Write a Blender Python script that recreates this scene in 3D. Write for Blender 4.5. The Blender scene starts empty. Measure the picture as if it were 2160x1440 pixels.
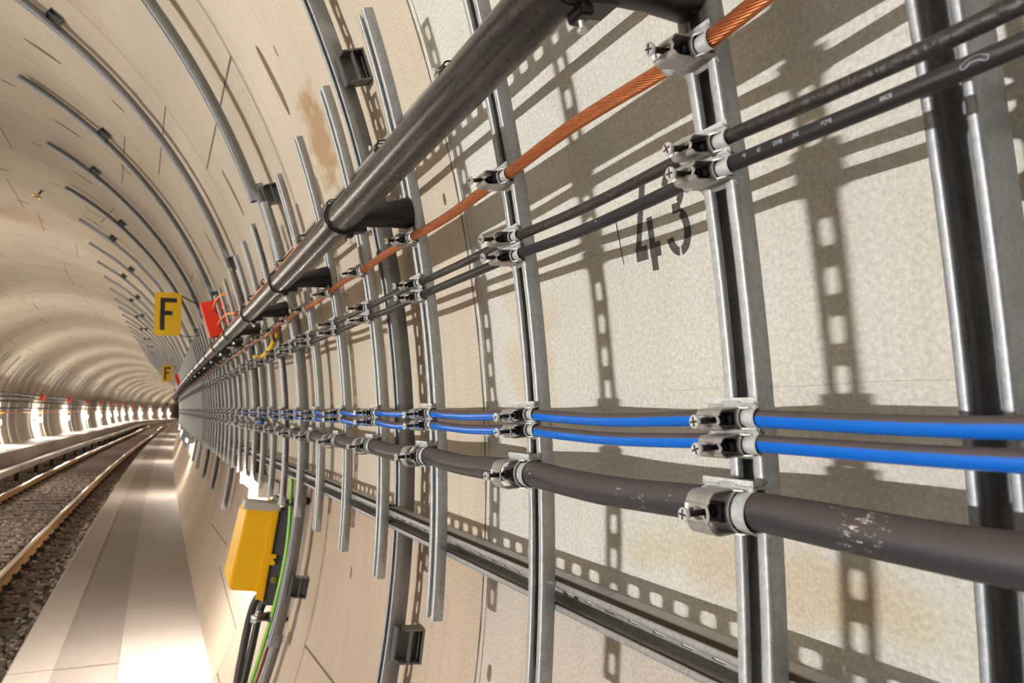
import bpy, bmesh, math, random
from mathutils import Vector, Matrix
random.seed(7)
sin, cos, pi, rad = math.sin, math.cos, math.pi, math.radians
scn = bpy.context.scene
COL = scn.collection

# ------------------------------------------------------------------ camera, world, exposure
F_PX, YAW, PITCH, ROLL = 1468.75, rad(27.0206), rad(6.5336), rad(1.9644)
CAM = Vector((2.3609, 0.0, 0.2749))
fw = Vector((sin(YAW)*cos(PITCH), cos(YAW)*cos(PITCH), sin(PITCH)))
rt0 = Vector((cos(YAW), -sin(YAW), 0)); up0 = rt0.cross(fw)
rt = rt0*cos(ROLL)+up0*sin(ROLL); up = -rt0*sin(ROLL)+up0*cos(ROLL)
cd = bpy.data.cameras.new('camera'); cam = bpy.data.objects.new('camera', cd); COL.objects.link(cam)
M = Matrix((rt, up, -fw)).transposed().to_4x4(); M.translation = CAM
cam.matrix_world = M
cd.sensor_width = 36; cd.lens = F_PX/2160*36; cd.clip_start = 0.02; cd.clip_end = 400
cd.dof.use_dof = True; cd.dof.focus_distance = 1.0; cd.dof.aperture_fstop = 9.0
scn.camera = cam
w = bpy.data.worlds.new('world'); scn.world = w; w.use_nodes = True
w.node_tree.nodes['Background'].inputs[0].default_value = (0.9, 0.85, 0.78, 1)
w.node_tree.nodes['Background'].inputs[1].default_value = 0.02
scn.view_settings.view_transform = 'Standard'; scn.view_settings.look = 'None'
scn.view_settings.gamma = 1.0; scn.view_settings.use_curve_mapping = False
scn.view_settings.exposure = 0.0
scn.cycles.use_denoising = True
LAMP_0 = 4800.0      # radiance of the one lamp opposite the camera
LAMP_L = 250.0      # radiance of the lamps' diffusers on the far wall
LAMP_R = 150.0       # the same on the near wall

# ------------------------------------------------------------------ tunnel coordinates
R = 3.0; K = 0.0010154; RING0 = 1.3488; RINGW = 1.43165
def cx(s): return K*s*s/2 - 1.4*math.exp(-((s-95)/25)**2)
def frame(s):
    d = (cx(s+.01)-cx(s-.01))/.02
    T = Vector((d, 1, 0)).normalized(); N = Vector((T.y, -T.x, 0))
    return Vector((cx(s), s, 0)), T, N
def W(s, l, z):
    o, T, N = frame(s); return o + N*l + Vector((0, 0, z))
def P(s, r, a):                       # a in degrees above the horizontal
    return W(s, r*cos(rad(a)), r*sin(rad(a)))
def mat_wall(s, r, a):                # local X toward the viewer, Y up the wall, Z into the tunnel
    o, T, N = frame(s); ar = rad(a); Z = Vector((0, 0, 1))
    inn = -(N*cos(ar)+Z*sin(ar)); upv = -N*sin(ar)+Z*cos(ar)
    m = Matrix((-T, upv, inn)).transposed().to_4x4(); m.translation = P(s, r, a); return m
def mat_sec(s):                       # local X lateral, Y along, Z up, origin on the tunnel axis
    o, T, N = frame(s); m = Matrix((N, T, Vector((0, 0, 1)))).transposed().to_4x4(); m.translation = o; return m

# ------------------------------------------------------------------ materials
def new_mat(name):
    m = bpy.data.materials.new(name); m.use_nodes = True
    nt = m.node_tree; return m, nt, nt.nodes['Principled BSDF']
def N_(nt, t, **kw):
    n = nt.nodes.new(t)
    for k, v in kw.items():
        if k in n.inputs: n.inputs[k].default_value = v
        else: setattr(n, k, v)
    return n
def simple(name, col, rough=.5, metal=0., var=.12, scale=40, bump=0., spec=.5, coord='Object'):
    m, nt, b = new_mat(name); L = nt.links
    tc = N_(nt, 'ShaderNodeTexCoord'); no = N_(nt, 'ShaderNodeTexNoise', Scale=scale, Detail=5.0)
    L.new(tc.outputs[coord], no.inputs['Vector'])
    mx = N_(nt, 'ShaderNodeMixRGB'); mx.blend_type = 'MIX'
    mx.inputs[1].default_value = (*[c*(1-var) for c in col], 1); mx.inputs[2].default_value = (*[min(1, c*(1+var)) for c in col], 1)
    L.new(no.outputs['Fac'], mx.inputs[0]); L.new(mx.outputs[0], b.inputs['Base Color'])
    b.inputs['Roughness'].default_value = rough; b.inputs['Metallic'].default_value = metal
    b.inputs['Specular IOR Level'].default_value = spec
    if bump:
        bp = N_(nt, 'ShaderNodeBump', Strength=bump, Distance=.002); L.new(no.outputs['Fac'], bp.inputs['Height']); L.new(bp.outputs[0], b.inputs['Normal'])
    return m
def galvanised(name, col, rough=.42, metal=.8):
    m, nt, b = new_mat(name); L = nt.links
    tc = N_(nt, 'ShaderNodeTexCoord')
    v = N_(nt, 'ShaderNodeTexVoronoi', Scale=260.0); n = N_(nt, 'ShaderNodeTexNoise', Scale=45.0, Detail=6.0, Roughness=.7)
    L.new(tc.outputs['Object'], v.inputs['Vector']); L.new(tc.outputs['Object'], n.inputs['Vector'])
    a = N_(nt, 'ShaderNodeMixRGB'); a.inputs[0].default_value = .35
    L.new(n.outputs['Fac'], a.inputs[1]); L.new(v.outputs['Color'], a.inputs[2])
    cr = N_(nt, 'ShaderNodeValToRGB'); L.new(a.outputs[0], cr.inputs[0])
    cr.color_ramp.elements[0].position = .25; cr.color_ramp.elements[1].position = .75
    cr.color_ramp.elements[0].color = (*[c*.78 for c in col], 1); cr.color_ramp.elements[1].color = (*[min(1, c*1.15) for c in col], 1)
    L.new(cr.outputs[0], b.inputs['Base Color'])
    mr = N_(nt, 'ShaderNodeMapRange'); L.new(n.outputs['Fac'], mr.inputs[0]); mr.inputs[3].default_value = rough-.08; mr.inputs[4].default_value = rough+.12
    L.new(mr.outputs[0], b.inputs['Roughness']); b.inputs['Metallic'].default_value = metal
    bp = N_(nt, 'ShaderNodeBump', Strength=.12, Distance=.001); L.new(n.outputs['Fac'], bp.inputs['Height']); L.new(bp.outputs[0], b.inputs['Normal'])
    return m
def concrete(name, c1, c2, c3, speck=.25, streak=True, scale=1.0, rough=.85):
    """cast lining concrete: large blotches, faint casting streaks, fine pores; uses the UV map laid out in metres"""
    m, nt, b = new_mat(name); L = nt.links
    tc = N_(nt, 'ShaderNodeTexCoord'); co = tc.outputs['UV']
    big = N_(nt, 'ShaderNodeTexNoise', Scale=.9*scale, Detail=4.0, Roughness=.55); L.new(co, big.inputs['Vector'])
    mp = N_(nt, 'ShaderNodeMapping'); mp.inputs['Scale'].default_value = (9, 1.1, 1); L.new(co, mp.inputs['Vector'])
    st = N_(nt, 'ShaderNodeTexNoise', Scale=3.0*scale, Detail=5.0); L.new(mp.outputs[0], st.inputs['Vector'])
    fine = N_(nt, 'ShaderNodeTexNoise', Scale=170.0, Detail=3.0, Roughness=.7); L.new(co, fine.inputs['Vector'])
    por = N_(nt, 'ShaderNodeTexVoronoi', Scale=34.0); L.new(co, por.inputs['Vector'])
    r1 = N_(nt, 'ShaderNodeValToRGB'); L.new(big.outputs['Fac'], r1.inputs[0])
    r1.color_ramp.elements[0].position = .32; r1.color_ramp.elements[0].color = (*c1, 1)
    r1.color_ramp.elements[1].position = .68; r1.color_ramp.elements[1].color = (*c2, 1)
    m2 = N_(nt, 'ShaderNodeMixRGB'); L.new(r1.outputs[0], m2.inputs[1]); m2.inputs[2].default_value = (*c3, 1)
    rr = N_(nt, 'ShaderNodeMapRange'); L.new(st.outputs['Fac'], rr.inputs[0]); rr.inputs[1].default_value = .5; rr.inputs[2].default_value = .8; rr.inputs[4].default_value = .55 if streak else .2
    L.new(rr.outputs[0], m2.inputs[0])
    m3 = N_(nt, 'ShaderNodeMixRGB'); m3.blend_type = 'MULTIPLY'; m3.inputs[0].default_value = 1.0; L.new(m2.outputs[0], m3.inputs[1])
    fr = N_(nt, 'ShaderNodeMapRange'); L.new(fine.outputs['Fac'], fr.inputs[0]); fr.inputs[1].default_value = .3; fr.inputs[2].default_value = .7; fr.inputs[3].default_value = 1-speck; fr.inputs[4].default_value = 1+speck*.35
    L.new(fr.outputs[0], m3.inputs[2])
    # sparse dark pores
    m4 = N_(nt, 'ShaderNodeMixRGB'); m4.blend_type = 'MULTIPLY'; L.new(m3.outputs[0], m4.inputs[1]); m4.inputs[2].default_value = (.45, .4, .34, 1)
    pr = N_(nt, 'ShaderNodeMapRange'); L.new(por.outputs['Distance'], pr.inputs[0]); pr.inputs[1].default_value = .02; pr.inputs[2].default_value = .06; pr.inputs[3].default_value = 1; pr.inputs[4].default_value = 0
    pn = N_(nt, 'ShaderNodeTexNoise', Scale=6.0); L.new(co, pn.inputs['Vector'])
    pm = N_(nt, 'ShaderNodeMapRange'); L.new(pn.outputs['Fac'], pm.inputs[0]); pm.inputs[1].default_value = .55; pm.inputs[2].default_value = .62
    mu = N_(nt, 'ShaderNodeMath'); mu.operation = 'MULTIPLY'; L.new(pr.outputs[0], mu.inputs[0]); L.new(pm.outputs[0], mu.inputs[1]); L.new(mu.outputs[0], m4.inputs[0])
    L.new(m4.outputs[0], b.inputs['Base Color']); b.inputs['Roughness'].default_value = rough; b.inputs['Specular IOR Level'].default_value = .25
    bp = N_(nt, 'ShaderNodeBump', Strength=.35, Distance=.0015); L.new(fine.outputs['Fac'], bp.inputs['Height']); L.new(bp.outputs[0], b.inputs['Normal'])
    return m, nt, b, m4
MAT = {}
def pipe_mat():
    m, nt, b = new_mat('dark_steel_pipe'); L = nt.links; tc = N_(nt, 'ShaderNodeTexCoord')
    mp = N_(nt, 'ShaderNodeMapping'); mp.inputs['Scale'].default_value = (150, 5, 150); L.new(tc.outputs['Object'], mp.inputs['Vector'])
    n1 = N_(nt, 'ShaderNodeTexNoise', Scale=1.0, Detail=4.0); L.new(mp.outputs[0], n1.inputs['Vector'])
    n2 = N_(nt, 'ShaderNodeTexNoise', Scale=130.0, Detail=5.0, Roughness=.7); L.new(tc.outputs['Object'], n2.inputs['Vector'])
    cr = N_(nt, 'ShaderNodeValToRGB'); L.new(n1.outputs['Fac'], cr.inputs[0]); cr.color_ramp.elements[0].position = .35; cr.color_ramp.elements[1].position = .75
    cr.color_ramp.elements[0].color = (.022, .021, .022, 1); cr.color_ramp.elements[1].color = (.115, .098, .088, 1)
    L.new(cr.outputs[0], b.inputs['Base Color']); b.inputs['Metallic'].default_value = .35
    mr = N_(nt, 'ShaderNodeMapRange'); L.new(n2.outputs['Fac'], mr.inputs[0]); mr.inputs[3].default_value = .20; mr.inputs[4].default_value = .38; L.new(mr.outputs[0], b.inputs['Roughness'])
    bp = N_(nt, 'ShaderNodeBump', Strength=.03, Distance=.001); L.new(n2.outputs['Fac'], bp.inputs['Height']); L.new(bp.outputs[0], b.inputs['Normal'])
    return m
lining, lnt, lb, lcol = concrete('lining_concrete', (.60, .53, .43), (.71, .645, .545), (.56, .47, .36))
# one brown seepage stain, with a shape of its own, near s = 2.2 m and 23 degrees up
def stain(nt, b, lcol, u0, v0, ru, rv, colr, amt):
    L = nt.links
    tc = N_(nt, 'ShaderNodeTexCoord'); mp = N_(nt, 'ShaderNodeMapping'); mp.inputs['Location'].default_value = (-u0/ru, -v0/rv, 0); mp.inputs['Scale'].default_value = (1/ru, 1/rv, 1)
    L.new(tc.outputs['UV'], mp.inputs['Vector'])
    ln = N_(nt, 'ShaderNodeVectorMath'); ln.operation = 'LENGTH'; L.new(mp.outputs[0], ln.inputs[0])
    ns = N_(nt, 'ShaderNodeTexNoise', Scale=14.0, Detail=5.0); L.new(tc.outputs['UV'], ns.inputs['Vector'])
    ad = N_(nt, 'ShaderNodeMath'); ad.operation = 'MULTIPLY_ADD'; L.new(ns.outputs['Fac'], ad.inputs[0]); ad.inputs[1].default_value = 1.6; L.new(ln.outputs['Value'], ad.inputs[2])
    mr = N_(nt, 'ShaderNodeMapRange'); L.new(ad.outputs[0], mr.inputs[0]); mr.inputs[1].default_value = 1.25; mr.inputs[2].default_value = 1.75; mr.inputs[3].default_value = amt; mr.inputs[4].default_value = 0
    mx = N_(nt, 'ShaderNodeMixRGB'); mx.blend_type = 'MULTIPLY'; L.new(lcol.outputs[0], mx.inputs[1]); mx.inputs[2].default_value = (*colr, 1); L.new(mr.outputs[0], mx.inputs[0])
    L.new(mx.outputs[0], b.inputs['Base Color']); return mx
lcol = stain(lnt, lb, lcol, 2.22, R*rad(22.5), .16, .22, (.62, .42, .24), .8)
lcol = stain(lnt, lb, lcol, 6.3, R*rad(47), .35, .5, (.85, .62, .45), .6)
lcol = stain(lnt, lb, lcol, 12.0, R*rad(84), .6, .6, (.82, .64, .5), .6)
lcol = stain(lnt, lb, lcol, 1.13, R*rad(7.5), .12, .28, (.92, .78, .6), .6)
lcol = stain(lnt, lb, lcol, 0.62, R*rad(2.1), .35, .05, (.85, .72, .5), .6)
# each cast ring has its own tone: the ring beside the camera is greyer, the others warmer
def ring_tone(nt, b, lcol):
    L = nt.links; tc = N_(nt, 'ShaderNodeTexCoord'); sx = N_(nt, 'ShaderNodeSeparateXYZ'); L.new(tc.outputs['UV'], sx.inputs[0])
    d = N_(nt, 'ShaderNodeMath'); d.operation = 'SUBTRACT'; L.new(sx.outputs['X'], d.inputs[0]); d.inputs[1].default_value = RING0
    q = N_(nt, 'ShaderNodeMath'); q.operation = 'DIVIDE'; L.new(d.outputs[0], q.inputs[0]); q.inputs[1].default_value = RINGW
    fl = N_(nt, 'ShaderNodeMath'); fl.operation = 'FLOOR'; L.new(q.outputs[0], fl.inputs[0])
    wn = N_(nt, 'ShaderNodeTexWhiteNoise'); wn.noise_dimensions = '1D'; L.new(fl.outputs[0], wn.inputs['W'])
    lt = N_(nt, 'ShaderNodeMath'); lt.operation = 'LESS_THAN'; L.new(sx.outputs['X'], lt.inputs[0]); lt.inputs[1].default_value = RING0
    cr = N_(nt, 'ShaderNodeValToRGB'); L.new(wn.outputs['Value'], cr.inputs[0])
    cr.color_ramp.elements[0].color = (.85, .83, .80, 1); cr.color_ramp.elements[1].color = (.95, .93, .90, 1)
    mx = N_(nt, 'ShaderNodeMixRGB'); L.new(lt.outputs[0], mx.inputs[0]); L.new(cr.outputs[0], mx.inputs[1]); mx.inputs[2].default_value = (.97, 1.04, 1.14, 1)
    mu = N_(nt, 'ShaderNodeMixRGB'); mu.blend_type = 'MULTIPLY'; mu.inputs[0].default_value = 1; mu.use_clamp = False
    L.new(lcol.outputs[0], mu.inputs[1]); L.new(mx.outputs[0], mu.inputs[2])
    # darker pinkish tint standing for dimmer light low on the right wall, uneven upper edge
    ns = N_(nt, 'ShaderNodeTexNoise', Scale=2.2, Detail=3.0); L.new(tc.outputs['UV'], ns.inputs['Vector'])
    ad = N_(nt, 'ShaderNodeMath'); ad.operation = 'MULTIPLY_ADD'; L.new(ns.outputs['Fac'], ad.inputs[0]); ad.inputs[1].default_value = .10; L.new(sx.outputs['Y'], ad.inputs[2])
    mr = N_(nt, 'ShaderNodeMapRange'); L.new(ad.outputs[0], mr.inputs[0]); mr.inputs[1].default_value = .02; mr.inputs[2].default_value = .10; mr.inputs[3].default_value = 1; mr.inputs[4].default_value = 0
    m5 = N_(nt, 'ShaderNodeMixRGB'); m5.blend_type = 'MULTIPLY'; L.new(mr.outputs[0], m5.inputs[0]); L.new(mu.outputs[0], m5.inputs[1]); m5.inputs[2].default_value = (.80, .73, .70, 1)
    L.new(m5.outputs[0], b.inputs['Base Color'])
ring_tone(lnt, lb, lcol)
MAT['lining'] = lining
MAT['walk'] = concrete('walkway_concrete', (.34, .29, .255), (.40, .35, .31), (.31, .26, .235), speck=.16, scale=.8, rough=.6)[0]
MAT['walkplate'] = concrete('walkway_cover_concrete', (.24, .20, .18), (.285, .245, .22), (.28, .195, .17), speck=.14, scale=.8, rough=.55)[0]
MAT['bed'] = simple('track_bed_gravel', (.16, .125, .10), .9, 0, .5, 18, .9, .2)
MAT['joint'] = simple('joint_gasket_dirt', (.13, .10, .075), .9, 0, .2, 30)
MAT['pocket'] = simple('pocket_shade_and_marks', (.17, .125, .075), .9, 0, .3, 30)  # dark colour paints the shade inside the bolt pockets; also for pits and crack
MAT['galv'] = galvanised('galvanised_steel', (.46, .47, .475), .52, .62)
MAT['galvdark'] = galvanised('galvanised_steel_dull', (.18, .175, .17), .5, .7)
MAT['galvlong'] = galvanised('galvanised_steel_bluish', (.33, .34, .36), .48, .72)
MAT['clamp'] = galvanised('zinc_plated_clamp', (.46, .44, .42), .46, .65)
MAT['trough'] = galvanised('zinc_trough', (.60, .61, .60), .5, .4)
MAT['screw'] = simple('bright_screw', (.82, .82, .80), .36, .6, .05, 80)
MAT['black_cable'] = simple('black_cable_sheath', (.030, .026, .026), .42, 0, .25, 120, .25)
MAT['scuffed'] = simple('scuffed_black_cable', (.024, .020, .019), .40, 0, .75, 150, 1.0)
MAT['grey_cable'] = simple('dark_grey_cable_sheath', (.060, .048, .046), .40, 0, .2, 60, .2)
MAT['blue'] = simple('blue_cable_sheath', (.004, .115, .62), .30, 0, .08, 30, 0, .5)
MAT['copper'] = simple('copper_strand', (.60, .215, .085), .34, .85, .25, 160)
MAT['orange'] = simple('orange_sheath', (.95, .27, .03), .4, 0, .05, 40)
MAT['pipe'] = pipe_mat()
MAT['rubber'] = simple('black_plastic', (.012, .010, .012), .32, 0, .1, 20)
MAT['yellow'] = simple('yellow_plate', (.78, .47, .008), .5, 0, .05, 20)
MAT['yellowbox'] = simple('yellow_housing', (.85, .46, .004), .38, 0, .05, 20)
MAT['red'] = simple('red_housing', (.74, .035, .006), .42, 0, .08, 20)
MAT['ink'] = simple('black_lettering', (.008, .008, .012), .6, 0, .1, 20)
MAT['stencil'] = simple('stencil_paint', (.062, .056, .054), .9, 0, .98, 190)
MAT['cableprint'] = simple('white_cable_print', (.42, .47, .52), .6, 0, .2, 200)
MAT['backplate'] = simple('dark_grey_plate', (.085, .08, .085), .5, .2, .1, 20)
MAT['green'] = simple('green_sheath', (.20, .48, .06), .4)
MAT['brown'] = simple('brown_sheath', (.16, .035, .02), .4)
MAT['brass'] = simple('brass', (.55, .40, .15), .35, .9)
MAT['rust'] = simple('rusty_rail_side', (.48, .27, .10), .5, .35, .35, 12)
MAT['railtop'] = simple('polished_rail_top', (.62, .58, .52), .18, 1., .05, 30)
MAT['sleeper'] = simple('sleeper_timber', (.125, .088, .072), .8, 0, .35, 12, .5)
MAT['clip'] = simple('dark_iron', (.04, .032, .028), .6, .4)
MAT['cover'] = simple('grey_cover_plastic', (.42, .38, .34), .5, 0, .08, 8)
MAT['housing'] = simple('lamp_housing', (.62, .63, .62), .4, .3)
def stone_mat():
    m, nt, b = new_mat('ballast_stone'); L = nt.links
    g = N_(nt, 'ShaderNodeNewGeometry'); cr = N_(nt, 'ShaderNodeValToRGB'); L.new(g.outputs['Random Per Island'], cr.inputs[0])
    cr.color_ramp.elements[0].color = (.13, .10, .08, 1); cr.color_ramp.elements[1].color = (.46, .39, .33, 1)
    L.new(cr.outputs[0], b.inputs['Base Color']); b.inputs['Roughness'].default_value = .85; return m
MAT['stone'] = stone_mat()
def top_toned(name, col, rough, top_col, lo=.2, hi=.36, scratch=0, scale=90, spec=.5):
    """cable sheath with a grey brown tone on its upward side and pale scratches"""
    m, nt, b = new_mat(name); L = nt.links
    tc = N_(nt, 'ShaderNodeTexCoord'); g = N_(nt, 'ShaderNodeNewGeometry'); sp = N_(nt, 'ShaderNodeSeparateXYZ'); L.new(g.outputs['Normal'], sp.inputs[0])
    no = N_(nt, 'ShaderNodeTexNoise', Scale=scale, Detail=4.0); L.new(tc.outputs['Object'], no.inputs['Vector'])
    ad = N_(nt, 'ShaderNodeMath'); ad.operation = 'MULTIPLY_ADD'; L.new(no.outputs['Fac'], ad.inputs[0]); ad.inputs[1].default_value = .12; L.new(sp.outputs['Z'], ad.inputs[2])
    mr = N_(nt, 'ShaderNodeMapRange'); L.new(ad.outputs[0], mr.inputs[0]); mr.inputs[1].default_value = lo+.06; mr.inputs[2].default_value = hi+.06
    mx = N_(nt, 'ShaderNodeMixRGB'); L.new(mr.outputs[0], mx.inputs[0]); mx.inputs[1].default_value = (*col, 1); mx.inputs[2].default_value = (*top_col, 1)
    out = mx
    if scratch:
        mp = N_(nt, 'ShaderNodeMapping'); mp.inputs['Scale'].default_value = (1, .35, 1); L.new(tc.outputs['Object'], mp.inputs['Vector'])
        n2 = N_(nt, 'ShaderNodeTexNoise', Scale=260.0, Detail=6.0, Roughness=.75); L.new(mp.outputs[0], n2.inputs['Vector'])
        n3 = N_(nt, 'ShaderNodeTexNoise', Scale=9.0); L.new(tc.outputs['Object'], n3.inputs['Vector'])
        mu = N_(nt, 'ShaderNodeMath'); mu.operation = 'MULTIPLY'; L.new(n2.outputs['Fac'], mu.inputs[0]); L.new(n3.outputs['Fac'], mu.inputs[1])
        m2 = N_(nt, 'ShaderNodeMapRange'); L.new(mu.outputs[0], m2.inputs[0]); m2.inputs[1].default_value = .385; m2.inputs[2].default_value = .42; m2.inputs[4].default_value = scratch
        out = N_(nt, 'ShaderNodeMixRGB'); L.new(m2.outputs[0], out.inputs[0]); L.new(mx.outputs[0], out.inputs[1]); out.inputs[2].default_value = (.62, .55, .50, 1)
    L.new(out.outputs[0], b.inputs['Base Color'])
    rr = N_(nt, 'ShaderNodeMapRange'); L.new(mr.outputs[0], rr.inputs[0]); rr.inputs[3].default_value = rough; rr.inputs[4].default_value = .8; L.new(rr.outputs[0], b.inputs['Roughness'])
    b.inputs['Specular IOR Level'].default_value = spec
    return m
MAT['blue'] = top_toned('blue_cable_sheath', (.0005, .122, .56), .28, (.080, .060, .056), .2, .36)
MAT['grey_cable'] = top_toned('dark_grey_cable_sheath', (.028, .027, .032), .42, (.062, .046, .042), -.05, .35, .8)
MAT['black_cable'] = top_toned('black_cable_sheath', (.012, .0115, .014), .45, (.034, .025, .023), .1, .6)
def strut_mat():  # shade on upward faces is put into the colour, dark brown and matte
    m = galvanised('galvanised_steel_shaded_top', (.42, .42, .42), .48, .65); nt = m.node_tree; L = nt.links; b = nt.nodes['Principled BSDF']
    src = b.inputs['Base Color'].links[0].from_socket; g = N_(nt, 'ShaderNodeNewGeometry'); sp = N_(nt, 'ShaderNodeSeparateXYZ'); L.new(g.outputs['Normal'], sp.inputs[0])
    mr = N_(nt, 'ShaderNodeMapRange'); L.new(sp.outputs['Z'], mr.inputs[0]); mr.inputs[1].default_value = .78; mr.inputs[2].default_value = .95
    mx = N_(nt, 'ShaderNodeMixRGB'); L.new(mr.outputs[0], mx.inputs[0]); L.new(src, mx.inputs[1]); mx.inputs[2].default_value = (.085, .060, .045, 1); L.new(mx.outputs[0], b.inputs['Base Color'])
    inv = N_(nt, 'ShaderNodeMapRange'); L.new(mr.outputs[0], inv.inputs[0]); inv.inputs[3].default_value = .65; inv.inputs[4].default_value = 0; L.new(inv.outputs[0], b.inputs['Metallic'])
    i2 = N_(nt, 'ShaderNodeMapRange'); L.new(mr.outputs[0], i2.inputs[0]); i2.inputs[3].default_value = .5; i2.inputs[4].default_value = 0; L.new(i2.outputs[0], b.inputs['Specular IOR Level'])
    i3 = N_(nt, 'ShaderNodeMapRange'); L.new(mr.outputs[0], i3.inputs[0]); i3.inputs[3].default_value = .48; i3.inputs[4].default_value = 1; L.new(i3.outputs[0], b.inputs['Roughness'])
    return m
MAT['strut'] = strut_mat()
def glow(name, col, st):
    m = bpy.data.materials.new(name); m.use_nodes = True; nt = m.node_tree; nt.nodes.clear()
    e = nt.nodes.new('ShaderNodeEmission'); o = nt.nodes.new('ShaderNodeOutputMaterial')
    e.inputs[0].default_value = (*col, 1); e.inputs[1].default_value = st; nt.links.new(e.outputs[0], o.inputs[0]); return m
MAT['glow_main'] = glow('lamp_diffuser_opposite', (1, .985, .955), LAMP_0)
MAT['glow_far'] = glow('lamp_diffuser_far_wall', (1, .93, .82), LAMP_L)
MAT['glow_first'] = glow('lamp_diffuser_first_near', (1, .94, .86), LAMP_R*2.6)
MAT['glow_near'] = glow('lamp_diffuser_near_wall', (1, .93, .84), LAMP_R)

# ------------------------------------------------------------------ object helpers
def link(o, parent=None):
    COL.objects.link(o)
    if parent is not None: o.parent = parent
    return o
def mesh_obj(name, verts, faces, m, parent=None, mat=None, smooth=False, uvs=None):
    me = bpy.data.meshes.new(name); me.from_pydata([tuple(v) for v in verts], [], faces); me.update()
    if uvs:
        uv = me.uv_layers.new(name='UVMap')
        for p in me.polygons:
            for li in p.loop_indices: uv.data[li].uv = uvs[me.loops[li].vertex_index]
    if smooth: me.polygons.foreach_set('use_smooth', [True]*len(me.polygons))
    me.materials.append(MAT[m] if isinstance(m, str) else m)
    o = bpy.data.objects.new(name, me); link(o, parent)
    if mat is not None: o.matrix_world = mat
    elif parent is not None: o.matrix_parent_inverse = parent.matrix_world.inverted()
    return o
def tag(o, label, cat, group=None, kind=None):
    o['label'] = label; o['category'] = cat
    if group: o['group'] = group
    if kind: o['kind'] = kind
    return o
def empty(name, mat):
    o = bpy.data.objects.new(name, None); o.empty_display_size = .05; COL.objects.link(o); o.matrix_world = mat; return o
def copy_tree(o, parent=None):
    c = o.copy(); COL.objects.link(c)
    if parent is not None: c.parent = parent
    for ch in list(o.children): copy_tree(ch, c)
    return c
class MB:
    def __init__(s): s.v = []; s.f = []
    def add(s, vs, fs):
        b = len(s.v); s.v += [Vector(v) for v in vs]; s.f += [tuple(b+i for i in f) for f in fs]; return s
    def box(s, lo, hi, bev=0.0):
        x0, y0, z0 = lo; x1, y1, z1 = hi
        if bev <= 0:
            return s.add([(x0,y0,z0),(x1,y0,z0),(x1,y1,z0),(x0,y1,z0),(x0,y0,z1),(x1,y0,z1),(x1,y1,z1),(x0,y1,z1)],
                         [(0,3,2,1),(4,5,6,7),(0,1,5,4),(1,2,6,5),(2,3,7,6),(3,0,4,7)])
        bm = bmesh.new(); bmesh.ops.create_cube(bm, size=1)
        for v in bm.verts: v.co = Vector(((x0+x1)/2+v.co.x*(x1-x0), (y0+y1)/2+v.co.y*(y1-y0), (z0+z1)/2+v.co.z*(z1-z0)))
        bmesh.ops.bevel(bm, geom=bm.edges[:], offset=bev, segments=2, affect='EDGES')
        bm.verts.ensure_lookup_table(); s.add([v.co.copy() for v in bm.verts], [tuple(v.index for v in f.verts) for f in bm.faces]); bm.free(); return s
    def tube(s, pts, r, n=12, cap=True, prof=None):
        """swept round tube through pts; r a number or list; prof(angle, dist) scales the radius"""
        pts = [Vector(p) for p in pts]; m = len(pts); rs = r if isinstance(r, (list, tuple)) else [r]*m
        t0 = (pts[1]-pts[0]).normalized(); a = Vector((0, 0, 1)) if abs(t0.z) < .9 else Vector((1, 0, 0))
        u = t0.cross(a).normalized(); b = len(s.v); dist = 0
        for i, p in enumerate(pts):
            t = (pts[min(i+1, m-1)]-pts[max(i-1, 0)]).normalized()
            u = (u - t*u.dot(t)).normalized(); vv = t.cross(u)
            if i: dist += (p-pts[i-1]).length
            for k in range(n):
                an = 2*pi*k/n; rr = rs[i]*(prof(an, dist) if prof else 1)
                s.v.append(p + u*cos(an)*rr + vv*sin(an)*rr)
        for i in range(m-1):
            for k in range(n):
                k2 = (k+1) % n; s.f.append((b+i*n+k, b+i*n+k2, b+(i+1)*n+k2, b+(i+1)*n+k))
        if cap:
            s.f.append(tuple(b+k for k in reversed(range(n)))); s.f.append(tuple(b+(m-1)*n+k for k in range(n)))
        return s
    def prism(s, poly, z0, z1, flip=False):
        """extrude polygon (x,y) along z"""
        n = len(poly)
        return s.add([(x, y, z0) for x, y in poly]+[(x, y, z1) for x, y in poly],
                     [tuple(reversed(range(n))), tuple(range(n, 2*n))]+[(i, (i+1) % n, n+(i+1) % n, n+i) for i in range(n)])
    def xf(s, m):
        s.v = [m @ v for v in s.v]; return s
    def obj(s, name, m, parent=None, mat=None, smooth=False):
        return mesh_obj(name, s.v, s.f, m, parent, mat, smooth)
def auto_smooth(o, ang=35):
    o.data.polygons.foreach_set('use_smooth', [True]*len(o.data.polygons))
    try: o.data.set_sharp_from_angle(angle=rad(ang))
    except Exception: pass
    return o
ORD = ['nearest', 'second nearest', 'third nearest', 'fourth nearest', 'fifth nearest', 'sixth nearest', 'seventh nearest', 'eighth nearest', 'ninth nearest', 'tenth nearest', 'eleventh nearest', 'twelfth nearest']

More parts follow.
